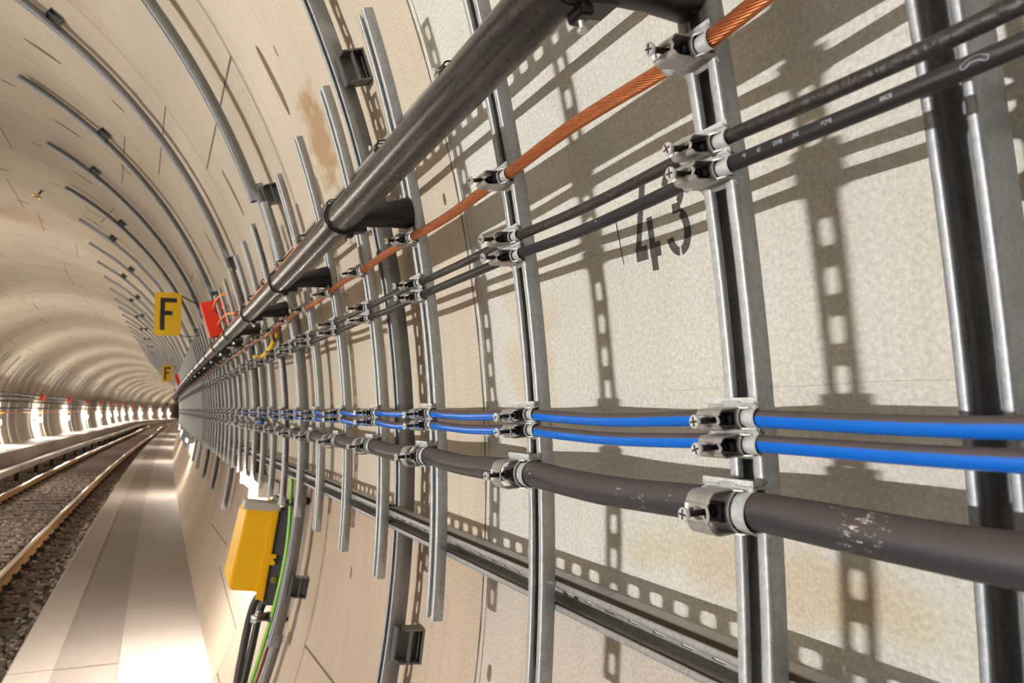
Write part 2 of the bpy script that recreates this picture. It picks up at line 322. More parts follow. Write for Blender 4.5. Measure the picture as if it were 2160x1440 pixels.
# ------------------------------------------------------------------ tunnel shell
def shell(name, a0, a1, s0, s1, label):
    ns = int((s1-s0)/1.0); na = max(6, int((a1-a0)/3)); vs = []; uv = []; fs = []
    for i in range(ns+1):
        s = s0+(s1-s0)*i/ns; fr = mat_sec(s)
        for j in range(na+1):
            a = a0+(a1-a0)*j/na; vs.append(fr @ Vector((R*cos(rad(a)), 0, R*sin(rad(a))))); uv.append((s, R*rad(a)))
    for i in range(ns):
        for j in range(na):
            q = i*(na+1)+j; fs.append((q, q+1, q+na+2, q+na+1))
    o = mesh_obj(name, vs, fs, 'lining', smooth=True, uvs=uv)
    tag(o, label, 'wall', kind='structure'); return o
S0, S1 = -16.0, 190.0
wall_r = shell('wall_right', -42, 60, S0, S1, 'curved beige concrete lining on the near right side, carrying the cable rails')
ceil = shell('ceiling', 60, 120, S0, S1, 'curved concrete crown of the tunnel between the two walls')
wall_l = shell('wall_left', 120, 222, S0, S1, 'curved concrete lining on the far left side, behind the far lamps')
def patch(mb, s0, s1, a0, a1, lift=.0012, na=None, ns=1, poly=None):
    """thin strip lying on the lining from (s0,a0) to (s1,a1)"""
    na = na or max(1, int(abs(a1-a0)/2))
    g = []
    for i in range(ns+1):
        for j in range(na+1):
            g.append(P(s0+(s1-s0)*i/ns, R-lift, a0+(a1-a0)*j/na))
    mb.add(g, [(i*(na+1)+j, i*(na+1)+j+1, (i+1)*(na+1)+j+1, (i+1)*(na+1)+j) for i in range(ns) for j in range(na)])
def slant(mb, s0, a0, s1, a1, wdt, lift=.0014, n=4):
    g = []; h = math.degrees(wdt/2/R)
    for i in range(n+1):
        t = i/n; g += [P(s0+(s1-s0)*t, R-lift, a0+(a1-a0)*t-h), P(s0+(s1-s0)*t, R-lift, a0+(a1-a0)*t+h)]
    mb.add(g, [(2*i, 2*i+1, 2*i+3, 2*i+2) for i in range(n)])
def oval(mb, s, a, ls, la, tilt=0., lift=.0016, n=16):
    """flat oval on the lining: half lengths ls (m along) and la (m up)"""
    g = []
    for k in range(n):
        t = 2*pi*k/n; x = ls*abs(cos(t))**.7*math.copysign(1, cos(t)); y = la*sin(t)
        g.append(P(s+x+tilt*y, R-lift, a+math.degrees(y/R)))
    mb.add(g, [tuple(range(n))])
JANG = {0: [-10.8, 40], 1: [-22, 33, 88], 2: [-17, 41, 92], 3: [(48, 50), 100, -14], 4: [31, 74, 118], 5: [(53.5, 58.8), 104], 6: [(79.6, 80.3), 128], 7: [(77.2, 79.2), 45], 8: [(70.7, 73.0), 110], 9: [60, 98], 10: [(80.2, 82), 115]}
groups = {'wall_right': (-42, 60, wall_r), 'ceiling': (60, 120, ceil), 'wall_left': (120, 222, wall_l)}
for nm, (a0, a1, ob) in groups.items():
    jm = MB(); pk = MB(); rnd = random.Random(3)
    for n in range(-10, 125):
        s = RING0+n*RINGW; wd = .0055 if s < 30 else .012
        patch(jm, s-wd/2, s+wd/2, a0, a1)
        if s < 3: patch(jm, s-.0215, s-.0195, a0, a1)
        angs = JANG.get(n) or ([106.6+ (4.5 if n % 4 == 0 else 0), 60, 152, 20] if n % 2 == 0 else [82, 39, 133, 176])
        for a in angs:
            aa, ab = a if isinstance(a, tuple) else (a-.5*(n % 3-1), a+.5*(n % 3-1))
            if a0 <= aa < a1: slant(jm, s, aa, s+RINGW, ab, .010 if s < 20 else .016)
        if n < 60:
            for a in (28.4, 59.2, 79, 99.5, 121, 150):
                if a0 <= a < a1: oval(pk, s+RINGW-.35+rnd.uniform(-.02, .02), a+rnd.uniform(-.6, .6), .022, .135 if a < 70 else .09, .12)
            for a in (48.6, 68, 88, 108):
                if a0 <= a < a1 and n > 0: oval(pk, s+.5*RINGW+rnd.uniform(-.2, .2), a, .016, .06, .1)
    jm.obj('joint', 'joint', ob)['label'] = 'dark joint lines between the lining rings and segments'
    if pk.v: pk.obj('bolt_pocket', 'pocket', ob)['label'] = 'bolt pockets in the lining, their shade painted as dark ovals'
# small cast-in marks on the near wall
mk = MB()
for s, a, ls, la in ((2.36, -4.6, .012, .02), (1.29, -4.15, .009, .016), (1.42, 14.7, .006, .014), (.59, 1.6, .003, .006), (.35, 1.6, .004, .01), (2.3, 29, .006, .02), (1.55, 31, .006, .012), (1.24, 24, .005, .01)):
    oval(mk, s, a, ls, la)
for k in range(14):
    s0 = .36+.027*k; patch(mk, s0, s0+.0275, 6.205+.02*sin(k*.8)-.003, 6.205+.02*sin(k*.8)+.003, .0009, na=1)
mk.obj('mark', 'pocket', wall_r)['label'] = 'small dark pits and a hairline crack'

# stencilled number 43 on the near wall : (x along toward the viewer, y up), drawn in metres
def decal(polys, s, a, name, m, parent, lift=.0011):
    mb = MB()
    for poly in polys:
        mb.add([P(s-x, R-lift, a+math.degrees(y/R)) for x, y in poly], [tuple(range(len(poly)))])
    return mb.obj(name, m, parent)
def arcband(cx_, cy_, rx, ry, th, a0, a1, n=14):
    o = [(cx_+rx*cos(rad(a0+(a1-a0)*i/n)), cy_+ry*sin(rad(a0+(a1-a0)*i/n))) for i in range(n+1)]
    i_ = [(cx_+(rx-th)*cos(rad(a0+(a1-a0)*i/n)), cy_+(ry-th*.9)*sin(rad(a0+(a1-a0)*i/n))) for i in range(n+1)]
    return [[o[k], o[k+1], i_[k+1], i_[k]] for k in range(n)]
four = [[(.000, .022), (.012, .022), (.040, .112), (.028, .112)], [(.000, .006), (.026, .006), (.026, .026), (.000, .026)],
        [(.032, -.012), (.044, -.012), (.044, .062), (.032, .062)], [(.047, .006), (.054, .006), (.054, .026), (.047, .026)], [(.031, .006), (.049, .006), (.049, .026), (.031, .026)]]
three = arcband(.030, .030, .024, .032, .013, -84, 62) + arcband(.030, .030, .024, .032, .013, -168, -96) + arcband(.030, .086, .021, .028, .012, -62, 82) + arcband(.030, .086, .021, .028, .012, 98, 160) + [[(.024, .054), (.040, .054), (.040, .067), (.024, .067)]]
three = [[(x+.062, y) for x, y in p] for p in three]
decal(four+three, .787, 9.58, 'painted_number', 'stencil', wall_r)['label'] = 'black stencilled number 43'
decal([[(-.032, .008), (-.030, .008), (-.036, .085), (-.039, .085)]], .787, 9.58, 'paint_drip', 'stencil', wall_r)['label'] = 'thin black overspray line left of the number'

# ------------------------------------------------------------------ floor, walkways, track
def ribbon(name, profile, s0, s1, m, label, cat='floor', kind='structure', step=1.0, vscale=1.0):
    """open profile [(lateral,z)...] swept along the tunnel; UV in metres"""
    ns = max(2, int((s1-s0)/step)); vs = []; uv = []; fs = []; n = len(profile); acc = [0]
    for i in range(1, n): acc.append(acc[-1]+math.dist(profile[i], profile[i-1]))
    for i in range(ns+1):
        s = s0+(s1-s0)*i/ns; fr = mat_sec(s)
        for j, (l, z) in enumerate(profile): vs.append(fr @ Vector((l, 0, z))); uv.append((s, acc[j]+3))
    for i in range(ns):
        for j in range(n-1):
            q = i*n+j; fs.append((q, q+1, q+n+1, q+n))
    o = mesh_obj(name, vs, fs, m, uvs=uv)
    if label: tag(o, label, cat, kind=kind)
    return o
ZW = -1.17
ribbon('floor', [(-2.3, -1.905), (2.3, -1.905)], S0, S1, 'bed', 'dark gravel bed of the track between the two walkways')
ribbon('walkway_right', [(1.76, -1.96), (1.76, ZW-.012), (1.772, ZW), (1.985, ZW)], S0, S1, 'walk', 'pale concrete kerb strip of the right walkway beside the track', 'walkway')
ribbon('walkway_cover', [(1.985, ZW-.004), (2.30, ZW-.004)], S0, S1, 'walkplate', 'darker reddish cover strip along the middle of the right walkway', 'walkway')
ribbon('walkway_slab', [(2.30, ZW), (2.80, ZW)], S0, S1, 'walk', 'pale concrete slab of the right walkway against the wall', 'walkway')
ribbon('walkway_left', [(-2.80, ZW), (-1.78, ZW), (-1.765, ZW-.012), (-1.765, -1.96)], S0, S1, 'walk', 'pale concrete walkway along the far left wall', 'walkway')
wj = MB()
for n in range(-3, 30):
    s = 1.55+1.58*n*2; m_ = mat_sec(s)
    wj.add([m_ @ Vector(v) for v in ((1.764, 0, ZW+.0008), (2.30, 0, ZW+.0008), (2.30, .008, ZW+.0008), (1.764, .008, ZW+.0008))], [(0, 1, 2, 3)])
o = wj.obj('walkway_joint', 'joint'); tag(o, 'thin dark cross joints in the kerb and cover strips of the right walkway', 'joint', kind='structure')
# sleepers with rail fastenings
slp = empty('sleeper', mat_sec(7.0))
tag(slp, 'dark timber sleeper', 'sleeper')
sb = MB().box((-1.10, -.125, -2.03), (1.35, .125, -1.872), .012).obj('sleeper_body', 'sleeper', slp)
for rx in (.875, -.625):
    for dx in (-1, 1):
        q = MB().box((rx+dx*.115-.045, -.07, -1.875), (rx+dx*.115+.045, .07, -1.845), .006)
        q.tube([(rx+dx*.12, 0, -1.85), (rx+dx*.12, 0, -1.80)], .018, 8)
        q.box((rx+dx*.075-.02, -.04, -1.85), (rx+dx*.075+.03, .04, -1.825), .004)
        q.obj('rail_fastening', 'clip', slp)
slp_s = [5.2+.62*i for i in range(100)]
for i, s in enumerate(slp_s):
    o = slp if i == 0 else (copy_tree(slp))
    o.matrix_world = mat_sec(s)
    if 4 <= i < 12: o['label'] = f'dark timber sleeper under the rails, {ORD[i-4]} of those in view'; o['group'] = 'nearest sleepers'
    elif i < 4: o['label'] = 'dark timber sleeper hidden below the edge of the photo'; o['group'] = 'sleepers just out of view'
    else: o['label'] = 'dark timber sleeper further down the track'; o['group'] = 'sleepers receding down the track'
def rail_track(l0, label):
    top = -1.725; base = -1.872
    body = [(l0-.065, base), (l0-.065, base+.010), (l0-.012, base+.028), (l0-.009, top-.045), (l0-.034, top-.032), (l0-.035, top-.008), (l0-.028, top-.0005), (l0+.028, top-.0005), (l0+.035, top-.008), (l0+.034, top-.032), (l0+.009, top-.045), (l0+.012, base+.028), (l0+.065, base+.010), (l0+.065, base), (l0-.065, base)]
    e = empty('running_rail', mat_sec(7.0)); tag(e, label, 'rail', 'running rails of the track')
    inv = e.matrix_world.inverted()
    for nm, pr, mt in (('rail_body', body, 'rust'), ('rail_head', [(l0-.028, top), (l0, top+.002), (l0+.028, top)], 'railtop')):
        o = ribbon(nm, pr, 2, 150, mt, None); o.parent = e; o.matrix_parent_inverse = inv
    return e
rail_track(.875, 'rusty steel running rail nearer to the right walkway, yellowish side')
rail_track(-.625, 'rusty steel running rail farther left, beside the grey power rail cover')
# conductor rail with cover
e = empty('conductor_rail', mat_sec(7.0)); tag(e, 'grey covered power rail on low supports left of the track', 'power rail'); inv = e.matrix_world.inverted()
for nm, pr, mt in (('cover', [(-1.10, -1.60), (-1.10, -1.47), (-1.13, -1.45), (-1.27, -1.45), (-1.30, -1.47), (-1.30, -1.60)], 'cover'), ('rail_bar', [(-1.16, -1.56), (-1.24, -1.56), (-1.24, -1.63), (-1.16, -1.63), (-1.16, -1.56)], 'clip')):
    o = ribbon(nm, pr, 6, 140, mt, None); o.parent = e; o.matrix_parent_inverse = inv
for i in range(26):
    m_ = mat_sec(18+3.1*i)
    q = MB().box((-1.24, -.04, -1.9), (-1.14, .04, -1.6)).box((-1.12, -.03, -1.62), (-1.095, .03, -1.45)).box((-1.42, -.05, -1.9), (-1.1, .05, -1.86))
    o = q.obj('support', 'clip', e); o.matrix_world = m_
# ballast stones
st = MB(); ico = bmesh.new(); bmesh.ops.create_icosphere(ico, subdivisions=1, radius=1)
iv = [v.co.copy() for v in ico.verts]; iff = [tuple(v.index for v in f.verts) for f in ico.faces]; ico.free()
rs = random.Random(11)
def stones(n, s0, s1, size):
    for _ in range(n):
        u = rs.random()**1.6; s = s0+(s1-s0)*u; l = rs.uniform(-1.75, 1.74)
        ph = ((s-5.2) % .62)/.62; on = ph < .21 or ph > .79
        if on and -1.12 < l < 1.37 and rs.random() < .93: continue
        if min(abs(l-.875), abs(l+.625)) < .075: continue
        z = -1.905+rs.uniform(0, .028)+(.035 if abs(l-1.55) < .2 else 0)*rs.random()
        c = W(s, l, z); r_ = size*rs.uniform(.7, 1.35)
        e1, e2, e3 = rs.uniform(.75, 1.3), rs.uniform(.75, 1.2), rs.uniform(.5, .9)
        rot = Matrix.Rotation(rs.uniform(0, 6.28), 3, 'Z') @ Matrix.Rotation(rs.uniform(-.6, .6), 3, 'X')
        st.add([c+rot @ Vector((v.x*r_*e1*rs.uniform(.85, 1.15), v.y*r_*e2*rs.uniform(.85, 1.15), v.z*r_*e3)) for v in iv], iff)
stones(15000, 7, 27, .026)
o = st.obj('ballast', 'stone'); tag(o, 'loose grey brown ballast stones between and beside the sleepers', 'ballast', kind='stuff')

# ------------------------------------------------------------------ slotted C-shaped steel rails
def c_profile(wd, dp, lip=.0095, ret=.006, rr=.0028):
    """points (u across, v depth from the back, toward the tunnel) of one side from the back corner to the lip end"""
    pts = [(wd/2, 0.0), (wd/2, dp-rr)]
    for k in range(1, 4): t = k/3*pi/2; pts.append((wd/2-rr+rr*cos(t), dp-rr+rr*sin(t)))
    xl = wd/2-lip; pts.append((xl+rr, dp))
    for k in range(1, 4): t = k/3*pi/2; pts.append((xl+rr-rr*sin(t), dp-rr+rr*cos(t)))
    pts.append((xl, dp-ret)); return pts
def c_rail(mapf, length, wd, dp, pitch=.05, sl=.028, sw=.014, th=.0022, slots=True, solid=True, lip=.0095):
    """mapf(u, v, t) -> Vector; t runs along the rail; real sheet thickness when solid"""
    n = max(1, round(length/pitch)); pitch = length/n; mb = MB()
    ts = [i*pitch for i in range(n+1)]
    outer = c_profile(wd, dp, lip); k0 = len(outer); inner = []
    for i, p in enumerate(outer):
        a = Vector(outer[max(i-1, 0)]); c = Vector(outer[min(i+1, k0-1)]); d = (c-a).normalized(); nn = Vector((-d.y, d.x)); q = Vector(p)+nn*th
        inner.append((q.x, q.y))
    inner[0] = (wd/2-th, th)
    loop = outer+list(reversed(inner)) if solid else outer
    for sgn in (1, -1):
        b = len(mb.v); m = len(loop)
        for t in ts: mb.v += [mapf(sgn*u, v, t) for u, v in loop]
        for i in range(n):
            for j in range(m-1):
                q = (b+i*m+j, b+i*m+j+1, b+(i+1)*m+j+1, b+(i+1)*m+j)
                mb.f.append(q if sgn > 0 else tuple(reversed(q)))
        if solid:
            for i in (0, n):
                for j in range(k0-1): mb.f.append((b+i*m+j, b+i*m+j+1, b+i*m+m-2-j, b+i*m+m-1-j))
    for i in range(n):
        t0, t1 = ts[i], ts[i+1]; tc = (t0+t1)/2
        if not slots:
            mb.add([mapf(-wd/2, 0, t0), mapf(wd/2, 0, t0), mapf(wd/2, 0, t1), mapf(-wd/2, 0, t1)], [(0, 1, 2, 3)]); continue
        hole = []
        for (cxx, cyy, a0) in ((sw/2-.005, sl/2-.005, 0), (-sw/2+.005, sl/2-.005, 90), (-sw/2+.005, -sl/2+.005, 180), (sw/2-.005, -sl/2+.005, 270)):
            for aa in (0, 45, 90): hole.append((cxx+.005*cos(rad(a0+aa)), cyy+.005*sin(rad(a0+aa))))
        b = len(mb.v)
        for v, hw_ in ((0, wd/2), (th, wd/2-th)):
            hp = pitch/2
            out = [(hw_, 0), (hw_, hp), (0, hp), None, (-hw_, hp), (-hw_, 0), None, (-hw_, -hp), (0, -hp), None, (hw_, -hp), (hw_, 0)]
            out = [(hw_, sl/2-.005), (hw_, hp), (hw_/3, hp), (-hw_/3, hp), (-hw_, hp), (-hw_, sl/2-.005), (-hw_, -sl/2+.005), (-hw_, -hp), (-hw_/3, -hp), (hw_/3, -hp), (hw_, -hp), (hw_, -sl/2+.005)]
            mb.v += [mapf(u, v, tc+t) for u, t in hole]+[mapf(u, v, tc+t) for u, t in out]
            if not solid: break
        for k in range(12):
            k2 = (k+1) % 12; mb.f.append((b+k, b+12+k, b+12+k2, b+k2))
            if solid: mb.f += [(b+24+k, b+24+k2, b+36+k2, b+36+k), (b+k, b+k2, b+24+k2, b+24+k)]
    me = bpy.data.meshes.new('rail_mesh'); me.from_pydata([tuple(v) for v in mb.v], [], mb.f); me.update()
    bm = bmesh.new(); bm.from_mesh(me); bmesh.ops.remove_doubles(bm, verts=bm.verts, dist=2e-5); bmesh.ops.recalc_face_normals(bm, faces=bm.faces); bm.to_mesh(me); bm.free()
    me.materials.append(MAT['galv'])
    me.polygons.foreach_set('use_smooth', [True]*len(me.polygons))
    try: me.set_sharp_from_angle(angle=rad(40))
    except Exception: pass
    return me
def arc_map(rback, a0, ref):   # placed in a frame whose origin sits on the rail at angle ref
    """vertical rails: u along the tunnel (+ toward the viewer), v toward the tunnel axis, t up the arc"""
    cr_, sr_ = cos(rad(ref)), sin(rad(ref))
    def f(u, v, t):
        a = rad(a0)+t/rback-rad(ref); r = rback-v
        return Vector((u, r*sin(a), rback-r*cos(a)))
    return f
RF = 2.86                       # front plane of the short rails
SHORT = [.48, .885, 1.29, 1.66, 2.01, 2.37, 2.72, 3.07, 3.41, 3.75]
SHORT = [-.33, .075]+SHORT
while SHORT[-1] < 42: SHORT.append(SHORT[-1]+.35)
NVIS = 2                        # index of the nearest short rail in view
rb = RF+.021; A0, A1 = -2.05, 21.7
me_short = c_rail(arc_map(rb, A0, 5.5), rb*rad(A1-A0), .041, .021, lip=.0118)
me_far = c_rail(arc_map(rb, A0, 5.5), rb*rad(A1-A0), .041, .021, pitch=.2, slots=False, solid=False)
for i, s in enumerate(SHORT):
    o = bpy.data.objects.new('mounting_rail', me_short if s < 9 else me_far); COL.objects.link(o); o.matrix_world = mat_wall(s, rb, 5.5)
    k = i-NVIS
    if k < 0: tag(o, 'short slotted steel rail holding the cables, out of view beside the camera', 'rail', 'short slotted rails')
    elif k < 12: tag(o, f'short upright slotted steel rail under the cables, {ORD[k]} to the camera', 'rail', 'short slotted rails')
    else: tag(o, 'short upright slotted steel rail, one of the dense row far along the right wall', 'rail', 'far short slotted rails')
# long arched rails with their brackets
LONG = [.30, 1.715, 3.00, 4.56]
while LONG[-1] < 60: LONG.append(LONG[-1]+RINGW)
RFL = 2.922; rbl = RFL+.041
def long_mesh(a0, a1, rback=rbl, pitch=.05, slots=True, dp=.041, solid=True): return c_rail(arc_map(rback, a0, 20), rback*rad(a1-a0), .041, dp, pitch, slots=slots, solid=solid)
me_low_full = long_mesh(-36, 24.5); me_low_cut = long_mesh(-9.5, 24.5); me_up = long_mesh(23.2, 64.3, rbl-.0415); me_upb = long_mesh(24.5, 64.3); me_ufb = long_mesh(24.5, 64.3, pitch=.4, slots=False, solid=False)
me_lowL2 = long_mesh(-12.7, 24.5, rbl-.012); me_lowL2b = long_mesh(-36, -12.0, rbl+.006, dp=.03)
me_lf = long_mesh(-9.5, 24.5, pitch=.4, slots=False, solid=False); pass
def bracket():
    q = MB()   # local frame of mat_wall at the lining: X toward viewer, Y up, Z into tunnel
    t = .004; h = .080; d = .066; wv = .024
    q.box((.0215, -h/2, d-t), (.0215+wv, h/2, d)); q.box((.0215, -h/2, 0), (.064, -h/2+t, d*.82)); q.box((.0215, h/2-t, 0), (.064, h/2, d*.82))
    q.box((.0215, -h/2, 0), (.066, h/2, .004)); q.box((.0215, -h/2, 0), (.0245, h/2, d-t)); q.box((.046, -h/2+t, d*.45), (.062, h/2-t, d*.50))
    return q
me_br = None
for me_ in (me_low_full, me_low_cut, me_up, me_upb, me_ufb, me_lowL2, me_lowL2b, me_lf): me_.materials.clear(); me_.materials.append(MAT['galvlong'])
def mesh_child(name, me, parent, mw):
    o = bpy.data.objects.new(name, me); link(o, parent); o.matrix_world = mw; return o
for i, s in enumerate(LONG):
    e = empty('arched_rail', mat_wall(s, rbl, 20))
    far = s > 9
    if s < 2.5: mesh_child('lower_section', me_low_full, e, mat_wall(s, rbl, 20))
    elif s < 3.5:
        mesh_child('lower_section', me_lowL2, e, mat_wall(s, rbl-.012, 20)); mesh_child('lower_section', me_lowL2b, e, mat_wall(s+.05, rbl+.006, 20))
    else: mesh_child('lower_section', me_lf if far else me_low_cut, e, mat_wall(s, rbl, 20))
    if 2.5 < s < 3.5: mesh_child('upper_section', me_up, e, mat_wall(s-.006, rbl-.0415, 20))
    else: mesh_child('upper_section', me_ufb if far else me_upb, e, mat_wall(s, rbl, 20))
    for a in ((-5.2, 22.6, 55.6) if s < 2.5 else (-8.0, 23.3, 56) if s < 3.5 else (-2, 23.4, 55+(.6 if i % 2 else -3.5))):
        if s > 35 and a < 50: continue
        if me_br is None:
            bo = bracket().obj('bracket', 'galvdark', e, mat_wall(s, R, a)); me_br = bo.data; bo['label'] = 'dull grey wall bracket'
        else:
            bo = mesh_child('bracket', me_br, e, mat_wall(s, R, a)); bo['label'] = 'dull grey wall bracket'
    if i < 10: tag(e, f'long arched galvanised rail up the right wall, {ORD[i]} to the camera', 'rail', 'long arched rails on the right wall')
    else: tag(e, 'long arched galvanised rail far along the right wall', 'rail', 'far arched rails on the right wall')
# the same rails on the far left wall
me_ll = long_mesh(-32, 40.5, pitch=.4, slots=False, solid=False)
def mat_wall_left(s, r):
    o, T, N = frame(s); inn = N; m = Matrix((T, Vector((0, 0, 1)), inn)).transposed().to_4x4(); m.translation = W(s, -r, 0); return m
def arc_map0(rback, a0):
    def f(u, v, t):
        a = rad(a0)+t/rback; r = rback-v; return Vector((u, r*sin(a), rback-r*cos(a)))
    return f
me_ll = c_rail(arc_map0(rbl, -32), rbl*rad(72.5), .05, .045, .4, slots=False, solid=False)
for i in range(62):
    s = LONG[0]+RINGW*(i+12)
    o = bpy.data.objects.new('arched_rail', me_ll); COL.objects.link(o); o.matrix_world = mat_wall_left(s, rbl)
    tag(o, 'long arched rail on the far left wall of the tunnel', 'rail', 'arched rails on the far left wall')
# horizontal struts (C rails along the tunnel)
def strut(rfront, a, s0, s1, label, group, n):
    def f(u, v, t): return Vector((-t, u, v))
    far = s0 > 9
    me = c_rail(f, s1-s0, .041, .041, .05 if not far else .4, sl=.026, sw=.017, slots=not far, solid=not far)
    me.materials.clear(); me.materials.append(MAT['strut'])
    o = bpy.data.objects.new('horizontal_rail', me); COL.objects.link(o); o.matrix_world = mat_wall(s0, rfront+.041, a)
    # aim it at its far end
    p0, p1 = P(s0, rfront+.041, a), P(s1, rfront+.041, a); m = mat_wall((s0+s1)/2, rfront+.041, a); m.translation = p0; o.matrix_world = m
    tag(o, label, 'rail', group); return o
for a, nm in ((.70, 'lower'), (17.04, 'upper')):
    s = -1.15; k = 0
    while s < 45:
        ln = 2.863
        where = 'below the thick grey cable' if nm == 'lower' else 'behind the dark pipe'
        lab = f'horizontal slotted rail {where}, ' + (f'{ORD[k]} length to the camera' if k < 6 else 'a far length')
        strut(2.8812, a, s+.002, s+ln-.002, lab, f'{nm} horizontal rails' + (' far away' if k >= 6 else ''), k); s += ln; k += 1

# ------------------------------------------------------------------ cables
def smooth_path(ctrl, step):
    """Catmull-Rom through (s, r, a) control points, sampled every step metres of s"""
    out = []
    for i in range(len(ctrl)-1):
        p0 = ctrl[max(i-1, 0)]; p1 = ctrl[i]; p2 = ctrl[i+1]; p3 = ctrl[min(i+2, len(ctrl)-1)]
        n = max(2, int((p2[0]-p1[0])/step))
        for k in range(n):
            t = k/n; out.append(tuple(.5*((2*p1[j])+(p2[j]-p0[j])*t+(2*p0[j]-5*p1[j]+4*p2[j]-p3[j])*t*t+(-p0[j]+3*p1[j]-3*p2[j]+p3[j])*t**3) for j in range(3)))
    out.append(ctrl[-1]); return out
PATHS = {}
def cable(name, mt, rc, a, label, cat='cable', wob=.0025, sag=.003, seed=1, n=14, step=.03, s_end=60, group=None, hold=.02, lump=0, special=None, rbase=None):
    rn = random.Random(seed); ctrl = []; rr = (rbase or RF)-rc-.0005
    ss = [-2.4, -1.55, -1.14, -.735]+SHORT
    for i, s in enumerate(ss):
        if s > 16 and i % 2: continue
        ctrl += [(s-hold, rr, a), (s+hold, rr, a)]
        nx = ss[i+1] if i+1 < len(ss) else None
        if nx and s < 16:
            dm = -sag+rn.uniform(-wob, wob); dr = rn.uniform(-.2, 1.)*wob
            if special and i in special: dm, dr = special[i]
            ctrl.append(((s+nx)/2, rr-dr, a+math.degrees(dm/rr)))
    last = ctrl[-1][0]
    ctrl += [(s, rr, a) for s in range(int(last)+4, s_end, 4)]
    pa = smooth_path(ctrl, step); pts = []; last = None
    PATHS[label[:24]] = pa
    for (s, r, aa) in pa:
        st_ = step if s < 5 else step*4 if s < 20 else 1.5
        if last is not None and s-last < st_*.8: continue
        pts.append(P(s, r, aa)); last = s
    prof = None
    if lump: prof = lambda an, d: 1+lump*(sin(an*2+d*9)*.5+sin(an*3-d*23+1)*.3+sin(d*41)*.4)
    o = MB().tube(pts, rc, n, prof=prof).obj(name, mt, smooth=True)
    tag(o, label, cat, group); return o
CB = dict(blue1=(.0078, 5.73), blue2=(.0078, 5.29), thick=(.0172, 4.13), blk1=(.0066, 10.83), blk2=(.0070, 10.33), copper=(.0082, 12.63))
cable('cable', 'blue', *CB['blue1'], 'bright blue glossy cable, upper of the blue pair', seed=2, n=18, sag=.004)
cable('cable', 'blue', *CB['blue2'], 'bright blue glossy cable, lower of the blue pair', seed=5, n=18, sag=.004)
cable('cable', 'grey_cable', *CB['thick'], 'thick dark grey brown cable with scuffs, below the blue pair', seed=8, n=24, wob=.003, sag=.003, lump=.035)
c1 = cable('cable', 'scuffed', *CB['blk1'], 'black scuffed cable, upper of the thin black pair', seed=11, n=16, lump=.05, sag=.002)
c2 = cable('cable', 'black_cable', *CB['blk2'], 'black cable with white print, lower of the thin black pair', seed=14, n=18, sag=.002)
# stranded copper conductor
def copper():
    rc, a = CB['copper']; rn = random.Random(21); rr = RF-rc-.0005; ctrl = []
    ss = [-1.14, -.735]+SHORT; mids = {3: (.010, .004), 4: (.004, .004)}
    for i, s in enumerate(ss):
        if s > 16 and i % 2: continue
        ctrl += [(s-.02, rr, a), (s+.02, rr, a)]
        if i+1 < len(ss) and s < 14:
            dm, dr = mids.get(i, (rn.uniform(-.005, .006), rn.uniform(0, .004))); ctrl.append(((s+ss[i+1])/2, rr-dr, a+math.degrees(dm/rr)))
    pa = smooth_path(ctrl, .0035)
    near = [q for q in pa if -.2 < q[0] < 2.6]; rest = [q for q in pa if q[0] >= 2.6]
    cen = []; last = None
    for q in near:
        if last is None or q[0]-last > .0045: cen.append(P(*q)); last = q[0]
    u = Vector((0, 0, 1)); mb = MB(); fr = []; d = 0
    for i, c in enumerate(cen):
        t = (cen[min(i+1, len(cen)-1)]-cen[max(i-1, 0)]).normalized(); u = (u-t*u.dot(t)).normalized(); d += (c-cen[i-1]).length if i else 0; fr.append((c, u.copy(), t.cross(u), d))
    for k in range(16):
        mb.tube([c+(a_*cos(2*pi*(k/16+dd/.14))+b_*sin(2*pi*(k/16+dd/.14)))*.00686 for c, a_, b_, dd in fr], .00138, 7)
    mb.tube(cen, .0062, 12)
    o = mb.obj('copper_conductor', 'copper', smooth=True)
    pts = []; last = None
    for q in rest:
        if last is None or q[0]-last > (.03 if q[0] < 8 else .4): pts.append(P(*q)); last = q[0]
    MB().tube(pts, rc*.97, 12).obj('far_run', 'copper', o, smooth=True)
    tag(o, 'bare stranded copper earthing cable above the black cables', 'cable'); return o
copper()
cable('cable', 'black_cable', .0085, 16.05, 'dark cable tucked behind the pipe just below the orange one', seed=33, n=10, rbase=2.8585, sag=.001, wob=.001)
o = cable('cable', 'orange', .0055, 16.72, 'thin bright orange cable running behind the dark pipe', seed=31, n=10, rbase=2.8705, sag=.001, wob=.001)

# print on the lower black cable, upside down as seen from the walkway
PA2 = PATHS['black cable with white p']
def at_path(pa, s):
    for p, q in zip(pa, pa[1:]):
        if p[0] <= s <= q[0]:
            t = (s-p[0])/(q[0]-p[0]+1e-9); return p[1]+(q[1]-p[1])*t, p[2]+(q[2]-p[2])*t
    return pa[-1][1], pa[-1][2]
def on_cable(s_c, x, y, rc, angoff):
    s = s_c+x; r, a = at_path(PA2, s); m = mat_wall(s, r, a); phi = rad(angoff)-y/rc
    return m @ Vector((0, (rc+.0003)*sin(phi), (rc+.0003)*cos(phi)))
def cable_print(txt, s_c, size, angoff=8, xs=.55):
    cu = bpy.data.curves.new('print', 'FONT'); cu.body = txt; cu.size = size; cu.align_x = 'CENTER'; cu.align_y = 'CENTER'; cu.resolution_u = 2
    tmp = bpy.data.objects.new('tmp', cu); me = bpy.data.meshes.new_from_object(tmp)
    rc = CB['blk2'][0]
    vs = [on_cable(s_c, v.co.x*xs, v.co.y, rc, angoff) for v in me.vertices]
    mesh_obj('print', vs, [tuple(p.vertices) for p in me.polygons], 'cableprint', c2)['label'] = 'white printed characters'
    bpy.data.objects.remove(tmp); bpy.data.curves.remove(cu)
